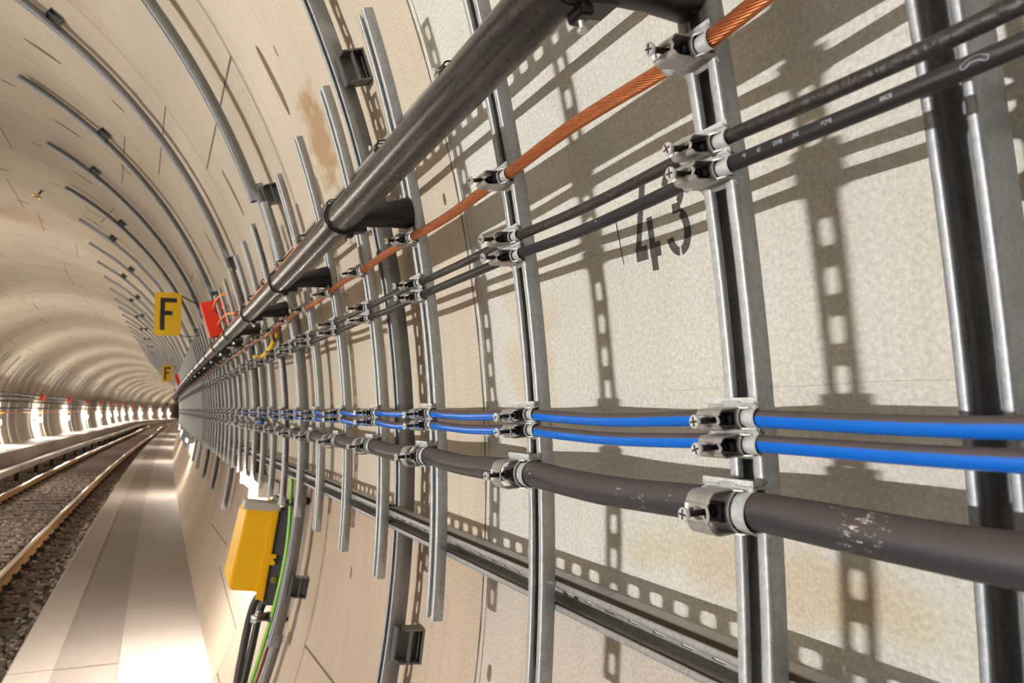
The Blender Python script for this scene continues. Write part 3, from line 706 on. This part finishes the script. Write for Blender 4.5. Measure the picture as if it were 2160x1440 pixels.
for txt, s_, sz in (('Eca', .430, .0048), ('CPR', .413, .0048), ('BRUGG', .393, .0050), ('2VAC', .375, .0050), ('BruCon', .346, .0054), ('BC0000', .297, .0050)):
    cable_print(txt, s_, sz)
for k in range(7): cable_print('I', .548-.0045*k, .0032, 16)
cable_print('2x16', .66, .004, 14)
# outlined mark after the print
def outline(pts, w_, s_c):
    n = len(pts); o_ = []; i_ = []
    for k in range(n):
        p = Vector(pts[k]); a = (Vector(pts[(k+1) % n])-Vector(pts[k-1])).normalized(); nn = Vector((a.y, -a.x)); o_.append(p+nn*w_/2); i_.append(p-nn*w_/2)
    vs = [on_cable(s_c, p.x, p.y, CB['blk2'][0], 4) for p in o_+i_]
    mesh_obj('print', vs, [(k, (k+1) % n, n+(k+1) % n, n+k) for k in range(n)], 'cableprint', c2)['label'] = 'small white outlined mark'
outline([(-.0085, .001), (-.0078, .003), (-.006, .0032), (-.0035, .0012), (0, .0006), (.003, .0009), (.0055, .0028), (.0075, .003), (.0085, .0015), (.008, -.0002), (.006, -.0006), (.0045, -.0016), (0, -.0026), (-.0045, -.0018), (-.0062, -.0004), (-.0078, -.0003)], .00032, .238)

# ------------------------------------------------------------------ cable clamps
def strap_mesh(rc):
    """U strap: legs beside the cable, bridge in front with a keyhole opening, wide feet near the rail"""
    h = rc+.0022; zf = rc+.025; zb = -rc-.004; hw = .0145; t = .0013; mb = MB()
    cr = min(.015, h*.62)
    leg = [(-h-.0055, zb, 1.55), (-h-.001, zb+.003, 1.55), (-h, zb+.006, 1.55), (-h, rc*.55, 1.55), (-h, rc*.55+.003, 1.25), (-h, rc*.55+.0045, .85), (-h, zf-cr, 1.0)]
    for k in range(1, 5): a = k/4*pi/2; leg.append((-h+cr-cr*cos(a), zf-cr+cr*sin(a), 1.0))
    sec = [(y, z) for y, z, w_ in leg]; allp = leg+[(-y, z, w_) for y, z, w_ in reversed(leg)]; nleg = len(leg)
    for k, (y, z, w_) in enumerate(allp):
        wv = hw*w_; mb.v += [Vector((-wv, y, z)), Vector((wv, y, z))]
        if k and not (k == nleg): mb.f.append((2*k-2, 2*k-1, 2*k+1, 2*k))
    # bridge with keyhole
    y0 = abs(sec[-1][0]); z = sec[-1][1]; b = len(mb.v)
    kx = [(.0112, 0), (.0100, .0048), (.0062, .0056), (.0042, .0032), (-.003, .0030), (-.0055, .0046), (-.0105, .0036), (-.0105, -.0036), (-.0055, -.0046), (-.003, -.0030), (.0042, -.0032), (.0062, -.0056), (.0100, -.0048)]
    sc = min(1.0, y0*.92/.0056)
    kx = [(x, y*sc*.97) for x, y in kx]
    outer = []
    for x, y in kx:
        if abs(y) < 1e-6: outer.append((hw, 0)); continue
        if x > .005: outer.append((hw, math.copysign(y0, y)))
        elif x < -.009: outer.append((-hw, math.copysign(y0, y)))
        else: outer.append((x*1.3, math.copysign(y0, y)))
    n = len(kx); mb.v += [Vector((x, y, z)) for x, y in kx]+[Vector((x, y, z)) for x, y in outer]
    for k in range(n):
        k2 = (k+1) % n; mb.f.append((b+k, b+n+k, b+n+k2, b+k2))
    me = solidify(mb, t, 'strap', 'clamp'); return me
def solidify(mb, t, name, m, sharp=35):
    bm = bmesh.new(); vs = [bm.verts.new(v) for v in mb.v]
    for f in mb.f:
        ff = []
        for i in f:
            if vs[i] not in ff: ff.append(vs[i])
        if len(ff) > 2:
            try: bm.faces.new(ff)
            except ValueError: pass
    bmesh.ops.remove_doubles(bm, verts=bm.verts, dist=1e-6); bmesh.ops.recalc_face_normals(bm, faces=bm.faces)
    bmesh.ops.solidify(bm, geom=bm.faces[:], thickness=t)
    me = bpy.data.meshes.new(name); bm.to_mesh(me); bm.free(); me.materials.append(MAT[m])
    me.polygons.foreach_set('use_smooth', [True]*len(me.polygons))
    try: me.set_sharp_from_angle(angle=rad(sharp))
    except Exception: pass
    return me
def trough_mesh(rc):
    mb = MB(); r_ = rc+.0012; n = 12; xs = [-.030, -.0285, -.011, -.0095, .0095, .011, .0285, .030]
    lift = [.0014, 0, 0, .0022, .0022, 0, 0, .0014]
    for x, lf in zip(xs, lift):
        for k in range(n+1):
            a = rad(-78+156*k/n); mb.v.append(Vector((x, (r_+lf)*sin(a), (r_+lf)*cos(a))))
        mb.v.append(Vector((x, (r_+lf)*sin(rad(78))+.004, (r_+lf)*cos(rad(78))+.0035)))
    m = n+2
    for i in range(len(xs)-1):
        for k in range(m-1): mb.f.append((i*m+k, i*m+k+1, (i+1)*m+k+1, (i+1)*m+k))
    b = len(mb.v); xs2 = [-.010, -.008, .014, .0155]; r2 = r_+.0026
    for x in xs2:
        for k in range(n+1):
            a = rad(-82+164*k/n); mb.v.append(Vector((x, r2*sin(a), r2*cos(a)+.001)))
    for i in range(3):
        for k in range(n): mb.f.append((b+i*(n+1)+k, b+i*(n+1)+k+1, b+(i+1)*(n+1)+k+1, b+(i+1)*(n+1)+k))
    b = len(mb.v); y0 = rc+.0028; z = rc*.35
    for (x, y) in ((-.031, y0+.0075), (-.031, y0), (-.012, y0), (-.009, y0+.0035), (.012, y0+.0035), (.015, y0), (.029, y0), (.031, y0+.002), (.031, y0+.0075)): mb.v.append(Vector((x, y, z)))
    mb.f += [(b, b+1, b+2, b+3), (b, b+3, b+4, b+8), (b+4, b+5, b+6, b+7, b+8)]
    return solidify(mb, .0012, 'pressure_trough', 'trough')
def raw_mesh(mb, name, m):
    me = bpy.data.meshes.new(name); me.from_pydata([tuple(v) for v in mb.v], [], mb.f); me.materials.append(MAT[m]); return me
def screw_mesh(rc):
    z0, z1 = rc+.003, rc+.0385; mb = MB().tube([(0, 0, z0), (0, 0, z1)], .0026, 12)
    for k in range(9): zz = z0+.004+k*.0032; mb.tube([(0, 0, zz), (0, 0, zz+.0008)], .0030, 12)
    return raw_mesh(mb, 'screw', 'clip')
def head_mesh(rc):
    z1 = rc+.0385; hr = .0064
    return raw_mesh(MB().tube([(0, 0, z1-.001), (0, 0, z1+.0018), (0, 0, z1+.0034)], [hr*.80, hr, hr*.88], 16), 'screw_head', 'screw')
def slot_mesh(rc):
    z = rc+.0385+.0034; q = MB()
    q.box((-.0045, -.0009, z-.002), (.0045, .0009, z+.00035)).box((-.0009, -.0045, z-.002), (.0009, .0045, z+.00035))
    me = bpy.data.meshes.new('cross_slot'); me.from_pydata([tuple(v) for v in q.v], [], q.f); me.materials.append(MAT['clip']); return me
def block_mesh(rc):
    q = MB().box((-.012, -min(rc, .012)*.75, rc+.0015), (.012, min(rc, .012)*.75, rc+.0075), .0012)
    q.tube([(0, 0, rc+.0075), (0, 0, rc+.013)], .0058, 12)
    me = bpy.data.meshes.new('pressure_block'); me.from_pydata([tuple(v) for v in q.v], [], q.f); me.materials.append(MAT['rubber']); return me
PROTO = {}
def clamp(kind, s, a, label, group, rbase=RF, full=True, tilt=0):
    rc = CB[kind][0] if kind in CB else .0055
    if kind not in PROTO:
        PROTO[kind] = [('strap', strap_mesh(rc)), ('pressure_trough', trough_mesh(rc)), ('screw', screw_mesh(rc)), ('pressure_block', block_mesh(rc)), ('cross_slot', slot_mesh(rc)), ('screw_head', head_mesh(rc))]
    m = mat_wall(s, rbase-rc-.0005, a) @ Matrix.Rotation(tilt, 4, 'X')
    if full:
        e = empty('cable_clamp', m)
        for nm, me in PROTO[kind]:
            if nm in ('cross_slot', 'screw_head'): continue
            c = mesh_child(nm, me, e, m @ Matrix.Rotation(tilt*9, 4, 'Z') if nm == 'screw' else m)
            if nm == 'screw':
                mesh_child('cross_slot', PROTO[kind][4][1], c, c.matrix_world.copy()); hd = mesh_child('screw_head', PROTO[kind][5][1], c, c.matrix_world.copy()); hd['label'] = 'bright zinc screw head with cross recess'
            if nm == 'pressure_block': c['label'] = 'black pressure block behind the screw'
    else:
        key = kind+'_joined'
        if key not in PROTO:
            v = []; f = []; mi = []; ms = []
            for nm, me in PROTO[kind][:3]+PROTO[kind][5:]:
                b = len(v); v += [tuple(x.co) for x in me.vertices]; k = len(ms); ms.append(me.materials[0])
                for p in me.polygons: f.append(tuple(b+i for i in p.vertices)); mi.append(k)
            me = bpy.data.meshes.new('clamp_far'); me.from_pydata(v, [], f)
            for mm in ms: me.materials.append(mm)
            me.polygons.foreach_set('material_index', mi); PROTO[key] = me
        e = bpy.data.objects.new('cable_clamp', PROTO[key]); COL.objects.link(e); e.matrix_world = m
    tag(e, label, 'clamp', group); return e
names = dict(blue1='upper blue cable', blue2='lower blue cable', thick='thick grey brown cable', blk1='upper thin black cable', blk2='lower thin black cable', copper='bare copper cable')
rnc = random.Random(5)
for kind, (rc, a) in CB.items():
    for i, s in enumerate(SHORT[NVIS:]):
        if s > 20: break
        full = i < 9
        jit = rnc.uniform(-.05, .05)
        if i < 12: lab = f'zinc screw clamp holding the {names[kind]}, on the {ORD[i]} short rail'
        else: lab = f'small screw clamp far along the {names[kind]}'
        clamp(kind, s, a+rnc.uniform(-.03, .03), lab, f'clamps on the {names[kind]}' + ('' if i < 12 else ', far part'), full=full, tilt=jit)
# wire clamps of the orange cable on the upper horizontal rail
def loop_clamp(s, a, k):
    a = 16.85
    m = mat_wall(s, 2.8705, a); e = empty('cable_clip', m)
    h = .011; pts = [(0, -h, -.012), (0, -h, .014)]+[(0, -h*cos(t), .014+.008*sin(t)) for t in (.5, 1.0, 1.57, 2.1, 2.6)]+[(0, h, .014), (0, h, -.012)]
    q = MB()
    for x in (-.010, .010): q.tube([(x, p[1], p[2]) for p in pts], .0016, 6)
    q.box((-.011, -.006, .0215), (.011, .006, .0235))
    q.obj('strap', 'clip', e, m)
    MB().tube([(0, 0, .006), (0, 0, .033)], .0024, 8).tube([(0, 0, .033), (0, 0, .036)], .0055, 10).obj('screw', 'screw', e, m)
    MB().box((-.012, -.006, .0055), (.012, .006, .0085), .001).obj('pressure_trough', 'trough', e, m)
    tag(e, f'dark metal clip over the orange cable behind the pipe, {ORD[k]} to the camera' if k < 8 else 'dark metal clip far along the orange cable', 'clip', 'clips on the orange cable' if k < 8 else 'far clips on the orange cable')
for k, s in enumerate([.62, 1.0, 1.37, 1.83, 2.25, 2.68, 3.1, 3.6, 4.2, 4.8, 5.6, 6.4]): loop_clamp(s, 17.0, k)

# ------------------------------------------------------------------ pipe with standoff arms
RP, rp = 2.723, .0275
def AP(s): return 13.45+.75*math.exp(-max(s, -.6)/1.0)
pe = empty('pipe', mat_wall(.9, RP, AP(.9))); tag(pe, 'long dark steel pipe running parallel to the cables on black standoffs', 'pipe')
marks = [-2.2, .97+.02, 3.85, 6.7, 9.6, 14, 20, 30, 45]
for i in range(len(marks)-1):
    s0, s1 = marks[i], marks[i+1]; n = max(4, int((s1-s0)/(.08 if s0 < 4 else .25))); pts = [P(s0+(s1-s0)*k/n, RP, AP(s0+(s1-s0)*k/n)) for k in range(n+1)]
    o = MB().tube(pts, rp, 32).obj('pipe_length', 'pipe', pe); auto_smooth(o, 50)
for s in marks[2:6]:
    o = MB().tube([P(s-.03, RP, AP(s)), P(s+.03, RP, AP(s))], rp+.0015, 32).obj('pipe_coupling', 'pipe', pe); auto_smooth(o, 50)
ARMS = [SHORT[NVIS], SHORT[NVIS+2], SHORT[NVIS+4], SHORT[NVIS+6]]
s = ARMS[-1]
while s < 30: s += .75; ARMS.append(s)
ARMS = [SHORT[0]]+ARMS
def arm_parts(m):
    """local frame: origin on the pipe axis, X toward viewer, Y up, -Z toward the rail"""
    L = RF-RP
    col = MB()
    col.tube([(-.013, 0, 0), (-.009, 0, 0), (-.009, 0, 0), (.009, 0, 0), (.009, 0, 0), (.013, 0, 0)], [rp+.0012, rp+.0030, rp+.0052, rp+.0052, rp+.0030, rp+.0012], 36, cap=False)
    lug = MB().prism([(-.014, -rp*.75-.010), (.014, -rp*.75-.010), (.014, -.002), (-.014, -.002)], -rp-.014, -rp*.35)
    lug.box((-.016, -.020, -rp-.022), (.016, .020, -rp*.85), .004)
    lug.box((-.012, -rp-.012, -.016), (.012, -rp+.001, -.002), .002)
    z0, z1 = -rp-.018, -(L-.004)
    cone = MB().tube([(0, 0, z0), (0, 0, z0-.01), (0, 0, z0+(z1-z0)*.55), (0, 0, z1-.012*0), (0, 0, z1-.003)], [.0195, .0215, .0250, .0310, .0315], 32)
    bolt = MB().tube([(0, -rp-.020, -.009), (0, -rp-.004, -.009)], .0028, 8).tube([(0, -rp-.022, -.009), (0, -rp-.019, -.009)], .0052, 6)
    return col, lug, cone, bolt
col, lug, cone, bolt = arm_parts(None)
e0 = None
for k, s in enumerate(ARMS):
    m = mat_wall(s, RP, AP(s))
    if e0 is None:
        e = empty('pipe_standoff', m)
        c_ = auto_smooth(col.obj('collar', 'rubber', e, m)); auto_smooth(lug.obj('lug', 'rubber', e, m)); auto_smooth(cone.obj('standoff_cone', 'rubber', e, m)); b_ = bolt.obj('bolt', 'screw', e, m)
        e0 = e
    else:
        e = copy_tree(e0); e.matrix_world = m
    if k == 0: tag(e, 'black pipe standoff with cone and collar, out of view beside the camera', 'bracket', 'black pipe standoffs')
    elif k <= 8: tag(e, f'black plastic standoff cone and collar carrying the pipe, {ORD[k-1]} to the camera', 'bracket', 'black pipe standoffs')
    else: tag(e, 'black standoff far along the pipe', 'bracket', 'far black pipe standoffs')

# ------------------------------------------------------------------ signs, boxes
def quad_frame(s, l, z, tilt):
    """frame in the cross-section plane: X lateral, Y toward the viewer, Z up, turned by tilt about the tunnel direction"""
    return mat_sec(s) @ Matrix.Translation((l, 0, z)) @ Matrix.Rotation(tilt, 4, 'Y') @ Matrix.Rotation(pi, 4, 'Z') @ Matrix.Scale(1, 4)
def f_sign(s, l, z, k):
    m = mat_sec(s) @ Matrix.Translation((l, 0, z)) @ Matrix.Rotation(rad(-3.5), 4, 'Y')
    e = empty('letter_sign', m); wv, hv, r_ = .114, .205, .03
    poly = []
    for cx_, cz_, a0 in ((wv-r_, hv-r_, 0), (-wv+r_, hv-r_, 90), (-wv+r_, -hv+r_, 180), (wv-r_, -hv+r_, 270)):
        for t in range(0, 91, 18): poly.append((cx_+r_*cos(rad(a0+t)), cz_+r_*sin(rad(a0+t))))
    pl = MB().prism(poly, -.003, .003); pl.xf(Matrix.Rotation(pi/2, 4, 'X')); pl.obj('plate', 'yellow', e, m)
    t = .040; F = [(-.065, -.152), (-.065+t, -.152), (-.065+t, -.010), (.038, -.010), (.038, .030), (-.065+t, .030), (-.065+t, .110), (.080, .110), (.080, .152), (-.065, .152)]
    def half(sy):
        q = MB()
        for rct in ((-.065, -.152, -.025, .152), (-.025, .110, .078, .152), (-.025, -.012, .040, .030)):
            q.box((rct[0], min(sy, sy*1.5), rct[1]), (rct[2], max(sy, sy*1.5), rct[3]))
        return q
    half(-.0034).obj('letter', 'ink', e, m)['label'] = 'black capital letter F'
    q = MB().tube([(.02, .006, .19), (.12, .008, .175), (.30, .02, .08)], .007, 8)
    q.obj('bracket', 'clip', e, m)
    MB().tube([(.10, .006, -.195), (.17, .01, -.215), (.25, .02, -.20), (.36, .03, -.16)], .004, 6).obj('lower_wire', 'clip', e, m)
    tag(e, ['yellow sign plate with a large black letter F hanging from the right wall, nearer one', 'small distant yellow sign with a black letter F, farther one'][k], 'sign'); return e
f_sign(7.3, 2.392, 1.17, 0); f_sign(19.0, 2.437, 1.15, 1)
def red_box(s, k):
    m = mat_wall(s, 2.868, 19.3); e = empty('junction_box', m)
    MB().box((-.07, -.128, -.075), (.055, .128, .075), .006).obj('housing', 'red', e, m)
    MB().box((-.075, -.131, .052), (.056, .131, .078), .005).obj('lid', 'red', e, m)
    for y, z in ((.045, -.02), (-.075, -.02)):
        g = MB().tube([(.054, y, z), (.068, y, z)], .019, 10).obj('cable_gland', 'clip', e, m)
        MB().tube([(.064, y, z), (.085, y+.004, z-.01), (.095, y+.012, z-.045), (.08, y+.02, z-.09)], .0085, 8).obj('gland_cable', 'orange', g, m)
    g = MB().tube([(-.01, -.128, -.03), (-.01, -.145, -.03)], .014, 10).obj('cable_gland', 'clip', e, m)
    MB().tube([(-.01, -.14, -.03), (-.01, -.20, -.04), (0, -.24, -.06)], .0085, 8).obj('gland_cable', 'orange', g, m)
    q = MB().box((-.03, .125, -.085), (.03, .17, -.079)).box((-.03, -.17, -.085), (.03, -.125, -.079)); q.obj('mounting_tab', 'galvdark', e, m)
    tag(e, ['red junction box with orange cables on the right wall above the pipe', 'small red junction box on the right wall, second along the pipe', 'small red junction box on the right wall, third along the pipe', 'small red junction box on the right wall, farthest along the pipe'][k], 'junction box', 'red junction boxes on the right wall')
for k, s in enumerate((5.5, 17.3, 29.5, 41.5)): red_box(s, k)
# orange tail cables beside the nearest red box, with clips
o = MB().tube([P(5.35, 2.85, 20.4), P(5.05, 2.86, 20.9), P(4.78, 2.87, 20.7), P(4.6, 2.88, 20.2)], .0085, 8).obj('cable_tail', 'orange', smooth=True); tag(o, 'short orange cable from the nearest red box, the upper one', 'cable')
o = MB().tube([P(5.35, 2.85, 18.0), P(5.1, 2.86, 18.25), P(4.8, 2.865, 18.2), P(4.5, 2.868, 17.6), P(4.3, 2.866, 17.1)], .0085, 8).obj('cable_tail', 'orange', smooth=True); tag(o, 'short orange cable from the nearest red box, the lower one', 'cable')
for k in range(9):
    s = 37.5+8.0*k; m = mat_sec(s) @ Matrix.Translation((-2.78, 0, .62)); e = empty('junction_box', m)
    MB().box((-.09, -.09, -.14), (.09, .09, .14), .01).obj('housing', 'red', e, m); MB().box((.085, -.095, -.145), (.10, .095, .145)).obj('lid', 'red', e, m)
    tag(e, f'tiny red junction box on the far left wall, {ORD[k]} of the row', 'junction box', 'red junction boxes on the left wall')
# horizontal cables on the left wall
for k, (r_, a, mt, nm) in enumerate(((2.86, 166.5, 'grey_cable', 'topmost'), (2.86, 169.4, 'grey_cable', 'second from top'), (2.86, 172.3, 'clip', 'third from top'), (2.84, 177.6, 'grey_cable', 'just above the orange one'), (2.83, 180.6, 'orange', 'orange'))):
    pts = [P(s, r_, a) for s in range(14, 131, 3)]
    o = MB().tube(pts, .035 if k < 4 else .028, 8).obj('cable', mt, smooth=True)
    tag(o, f'dark cable run along the far left wall, {nm} of the five' if k < 4 else 'thin orange cable run along the far left wall above the lamps', 'cable')

# yellow equipment box low on the right wall with its plate, cables and clamps
sB = 3.2; m = mat_wall(sB, 2.885, -6.0) ; e = empty('equipment_box', m)
# local X toward viewer, Y up, Z into tunnel; depth along the tunnel = -X
body = MB(); zt, zb_ = .142, .012
sec = [(.172, .018), (.172, .090), (.165, .125), (.150, .138), (-.165, .152), (-.178, .145), (-.182, .018)]
n = len(sec); body.add([(0, y, z) for y, z in sec]+[(-.26, y*.93, z) for y, z in sec], [tuple(range(n)), tuple(reversed(range(n, 2*n)))]+[(i, n+i, n+(i+1) % n, (i+1) % n) for i in range(n)])
o = body.obj('cover', 'yellowbox', e, m)
bm = bmesh.new(); bm.from_mesh(o.data); bmesh.ops.recalc_face_normals(bm, faces=bm.faces); bmesh.ops.bevel(bm, geom=bm.edges[:], offset=.006, segments=2, affect='EDGES'); bm.to_mesh(o.data); bm.free()
fl = MB().box((-.27, -.215, .006), (.012, .185, .022), .003); fl.box((.004, -.21, .012), (.013, .185, .040), .002)
fl.obj('flange', 'yellowbox', e, m)
lugm = MB().box((.006, -.068, -.014), (.013, -.022, .014), .002).obj('lug', 'yellowbox', e, m); lugm['label'] = 'yellow fixing lug with a dark hole'
MB().tube([(.012, -.045, -.010), (.0140, -.045, -.010)], .006, 12).obj('hole', 'ink', lugm, m)
MB().box((-.10, .155, .0), (.015, .19, .150), .004).obj('top_plate', 'cover', e, m)['label'] = 'pale grey top plate'
MB().box((-.25, -.235, -.050), (.004, .20, .004), .004).obj('back_plate', 'backplate', e, m)['label'] = 'dark grey back plate'
MB().tube([(.003, -.13, -.022), (.012, -.13, -.022)], .014, 14).tube([(.012, -.13, -.022), (.014, -.13, -.022)], .009, 14).obj('nut', 'brass', e, m)
tag(e, 'bright yellow equipment box low on the right wall, dark plate behind it', 'box')
def wall_tube(ctrl, r_, mt, name, label, cat='cable', n=10):
    pa = smooth_path(ctrl, .01)
    # sample evenly also where s hardly changes
    pts = []
    for i in range(len(ctrl)-1):
        p0 = ctrl[max(i-1, 0)]; p1 = ctrl[i]; p2 = ctrl[i+1]; p3 = ctrl[min(i+2, len(ctrl)-1)]
        for k in range(8):
            t = k/8; pts.append(P(*[.5*((2*p1[j])+(p2[j]-p0[j])*t+(2*p0[j]-5*p1[j]+4*p2[j]-p3[j])*t*t+(-p0[j]+3*p1[j]-3*p2[j]+p3[j])*t**3) for j in range(3)]))
    pts.append(P(*ctrl[-1])); o = MB().tube(pts, r_, n).obj(name, mt, smooth=True); tag(o, label, cat); return o
wall_tube([(3.16, 2.915, .5), (3.16, 2.922, -2), (3.15, 2.93, -6), (3.15, 2.93, -10), (3.16, 2.93, -14), (3.17, 2.935, -18), (3.18, 2.94, -26)], .009, 'green', 'cable', 'green yellow earth cable running down beside the yellow box')
wall_tube([(3.13, 2.93, .5), (3.12, 2.935, -2), (3.12, 2.94, -6), (3.12, 2.942, -10), (3.13, 2.943, -14), (3.14, 2.945, -18), (3.15, 2.95, -26)], .007, 'brown', 'cable', 'thin reddish brown cable beside the green one by the yellow box')
wall_tube([(3.24, 2.88, -9.9), (3.26, 2.865, -11.0), (3.28, 2.87, -13), (3.28, 2.89, -16), (3.26, 2.92, -20), (3.26, 2.94, -28)], .017, 'grey_cable', 'cable', 'thick dark cable leaving the bottom of the yellow box, left one')
wall_tube([(3.21, 2.90, -9.9), (3.22, 2.89, -11.2), (3.22, 2.895, -13), (3.22, 2.91, -16), (3.21, 2.93, -20), (3.21, 2.945, -28)], .015, 'black_cable', 'cable', 'thick dark cable leaving the bottom of the yellow box, right one')
def gland_cluster(s, r_, a, k):
    m = mat_wall(s, r_, a); e = empty('clamp_cluster', m); rg = random.Random(k)
    MB().box((-.04, -.022, -.055), (.045, .004, -.035), .002).box((-.04, -.018, -.05), (.04, -.012, .02), .001).obj('plate', 'galvdark', e, m)
    for i in range(4):
        x = -.03+.02*i; z = -.03+.018*i; q = MB().tube([(x, -.03, z), (x, .0, z)], .011, 8).tube([(x, -.012, z), (x, -.004, z)], .015, 6)
        q.obj('cable_gland', 'brass' if (i+k) % 2 else 'clamp', e, m)
    for i in range(4):
        y = -.024+.013*i; q = MB().tube([(.02, y, .0), (.055, y+.004, .02+rg.uniform(-.01, .01))], .0026, 6).tube([(.055, y+.004, .02), (.060, y+.004, .022)], .0055, 8)
        q.obj('screw', 'screw', e, m)
    q = MB()
    for sg in (-1, 1): q.tube([(.03, sg*.016, -.06), (.042, sg*.012, -.075), (.045, sg*.004, -.092), (.04, sg*.002, -.11)], .008, 8)
    q.obj('hook', 'clip', e, m)
    tag(e, ['cluster of metal glands and dark clamps above the yellow box', 'cluster of small metal clamps and screws below the yellow box'][k], 'clamp')
gland_cluster(3.19, 2.905, -1.9, 0); gland_cluster(3.19, 2.885, -11.3, 1)
gl = empty('cable_hook', mat_wall(3.12, 2.93, -12.9)); MB().tube([(0, .01, .0), (.01, .012, -.02), (.012, 0, -.035), (0, -.012, -.02)], .008, 8).obj('hook', 'clip', gl, mat_wall(3.12, 2.93, -12.9)); tag(gl, 'small black hook on the arched rail end below the yellow box', 'hook')

# eye bolt in the vault and small black signal far away, yellow sleeve by the copper cable
m = mat_wall(9.95, R, 72.5); e = empty('eye_bolt', m); MB().tube([(0, 0, 0), (0, .01, .06)], .012, 8).obj('shank', 'clip', e, m)
q = MB(); q.tube([(.05*cos(t), .02+.05*sin(t), .09) for t in [2*pi*i/16 for i in range(17)]], .010, 8).obj('ring', 'brass', e, m); tag(e, 'small brass coloured ring bolt hanging in the vault at the upper left', 'hook')
q = MB().box((-.12, -.12, -.2), (.12, .12, .2), .02).obj('signal_box', 'ink', None, mat_sec(110) @ Matrix.Translation((-1.0, 0, 1.0))); tag(q, 'tiny black box hanging far away where the tunnel bends', 'box')
wall_tube([(3.02, 2.853, 12.2), (3.1, 2.84, 11.3), (3.25, 2.835, 10.9), (3.5, 2.84, 10.9), (3.75, 2.85, 11.3)], .010, 'yellow', 'cable_sleeve', 'short yellow sleeved cable hanging just below the copper cable', 'cable')
wall_tube([(2.9, 2.853, 12.5), (2.95, 2.83, 12.2), (3.0, 2.84, 11.6)], .008, 'brown', 'cable_sleeve', 'small reddish cable end by the yellow sleeved cable', 'cable')
wall_tube([(3.62, 2.853, 5.3), (3.60, 2.84, 4.9), (3.58, 2.84, 4.5)], .014, 'blue', 'cable_tag', 'small dark blue loop hanging under the blue cables far along the wall', 'cable')

# ------------------------------------------------------------------ luminaires
def luminaire(s, side, z, k, ln, label, group):
    r_ = 2.9 if side < 0 else 2.925 if k == 1 else 2.90
    l = side*math.sqrt(r_*r_-z*z); m = mat_sec(s) @ Matrix.Translation((l, 0, z))
    if side > 0: m = m @ Matrix.Rotation(pi, 4, 'Z')
    e = empty('tunnel_lamp', m)      # local +X points into the tunnel
    if side > 0:      # near wall lamps: slim hood above the glass
        MB().box((-.05, -ln/2-.02, .030), (.045, ln/2+.02, .042), .004).box((-.06, -ln/2-.02, -.03), (-.045, ln/2+.02, .04), .003).obj('housing', 'housing', e, m)
        MB().box((-.035, -ln/2, -.032), (.040, ln/2, .028), .012).obj('diffuser', 'glow_first' if k == 1 else 'glow_near', e, m)
        for y in (-ln/2-.012, ln/2+.012): MB().box((-.048, y-.010, -.036), (.046, y+.010, .040), .004).obj('end_cap', 'housing', e, m)
        tag(e, label, 'lamp', group); return e
    MB().box((-.06, -ln/2-.03, -.055), (.015, ln/2+.03, .055), .006).obj('housing', 'housing', e, m)
    hh = .018 if (k == 0 and side < 0) else .09; xo = .05 if k == 0 else .12
    MB().box((.016, -ln/2, -hh), (xo, ln/2, hh), .010).obj('diffuser', 'glow_main' if (k == 0 and side < 0) else 'glow_far' if side < 0 else 'glow_near', e, m)
    for y in (-ln/2-.015, ln/2+.015): MB().box((-.062, y-.012, -.062), (.052, y+.012, .062), .004).obj('end_cap', 'housing', e, m)
    tag(e, label, 'lamp', group); return e
far_s = [.62, 13.3, 21.4, 29.5]+[37.5+8*i for i in range(12)]
for k, s in enumerate(far_s):
    if k < 3: lb_ = 'bright tunnel lamp on the left wall, outside the photo'
    elif k < 12: lb_ = f'bright tunnel lamp on the far left wall, {ORD[k-3]} of the row in view'
    else: lb_ = 'bright tunnel lamp at the far end of the left row'
    luminaire(s, -1, -.12 if k == 0 else -.38, k, .56 if k == 0 else .9, lb_, 'lamps on the left wall'+(' outside the photo' if k < 3 else ' in view' if k < 12 else ' at the far end'))
near_s = [-9.0, 4.3, 13.4, 22.0, 30.4, 38.5, 47]
for k, s in enumerate(near_s):
    lb_ = 'bright tunnel lamp on the right wall behind the camera' if k == 0 else ['bright lamp low on the right wall just beyond the yellow box', 'second bright lamp along the lower right wall', 'third bright lamp along the lower right wall', 'fourth lamp along the lower right wall', 'fifth lamp along the lower right wall', 'farthest lamp along the lower right wall'][k-1]
    luminaire(s, 1, -.13 if k == 1 else -.25, k, .8, lb_, 'lamps on the right wall')
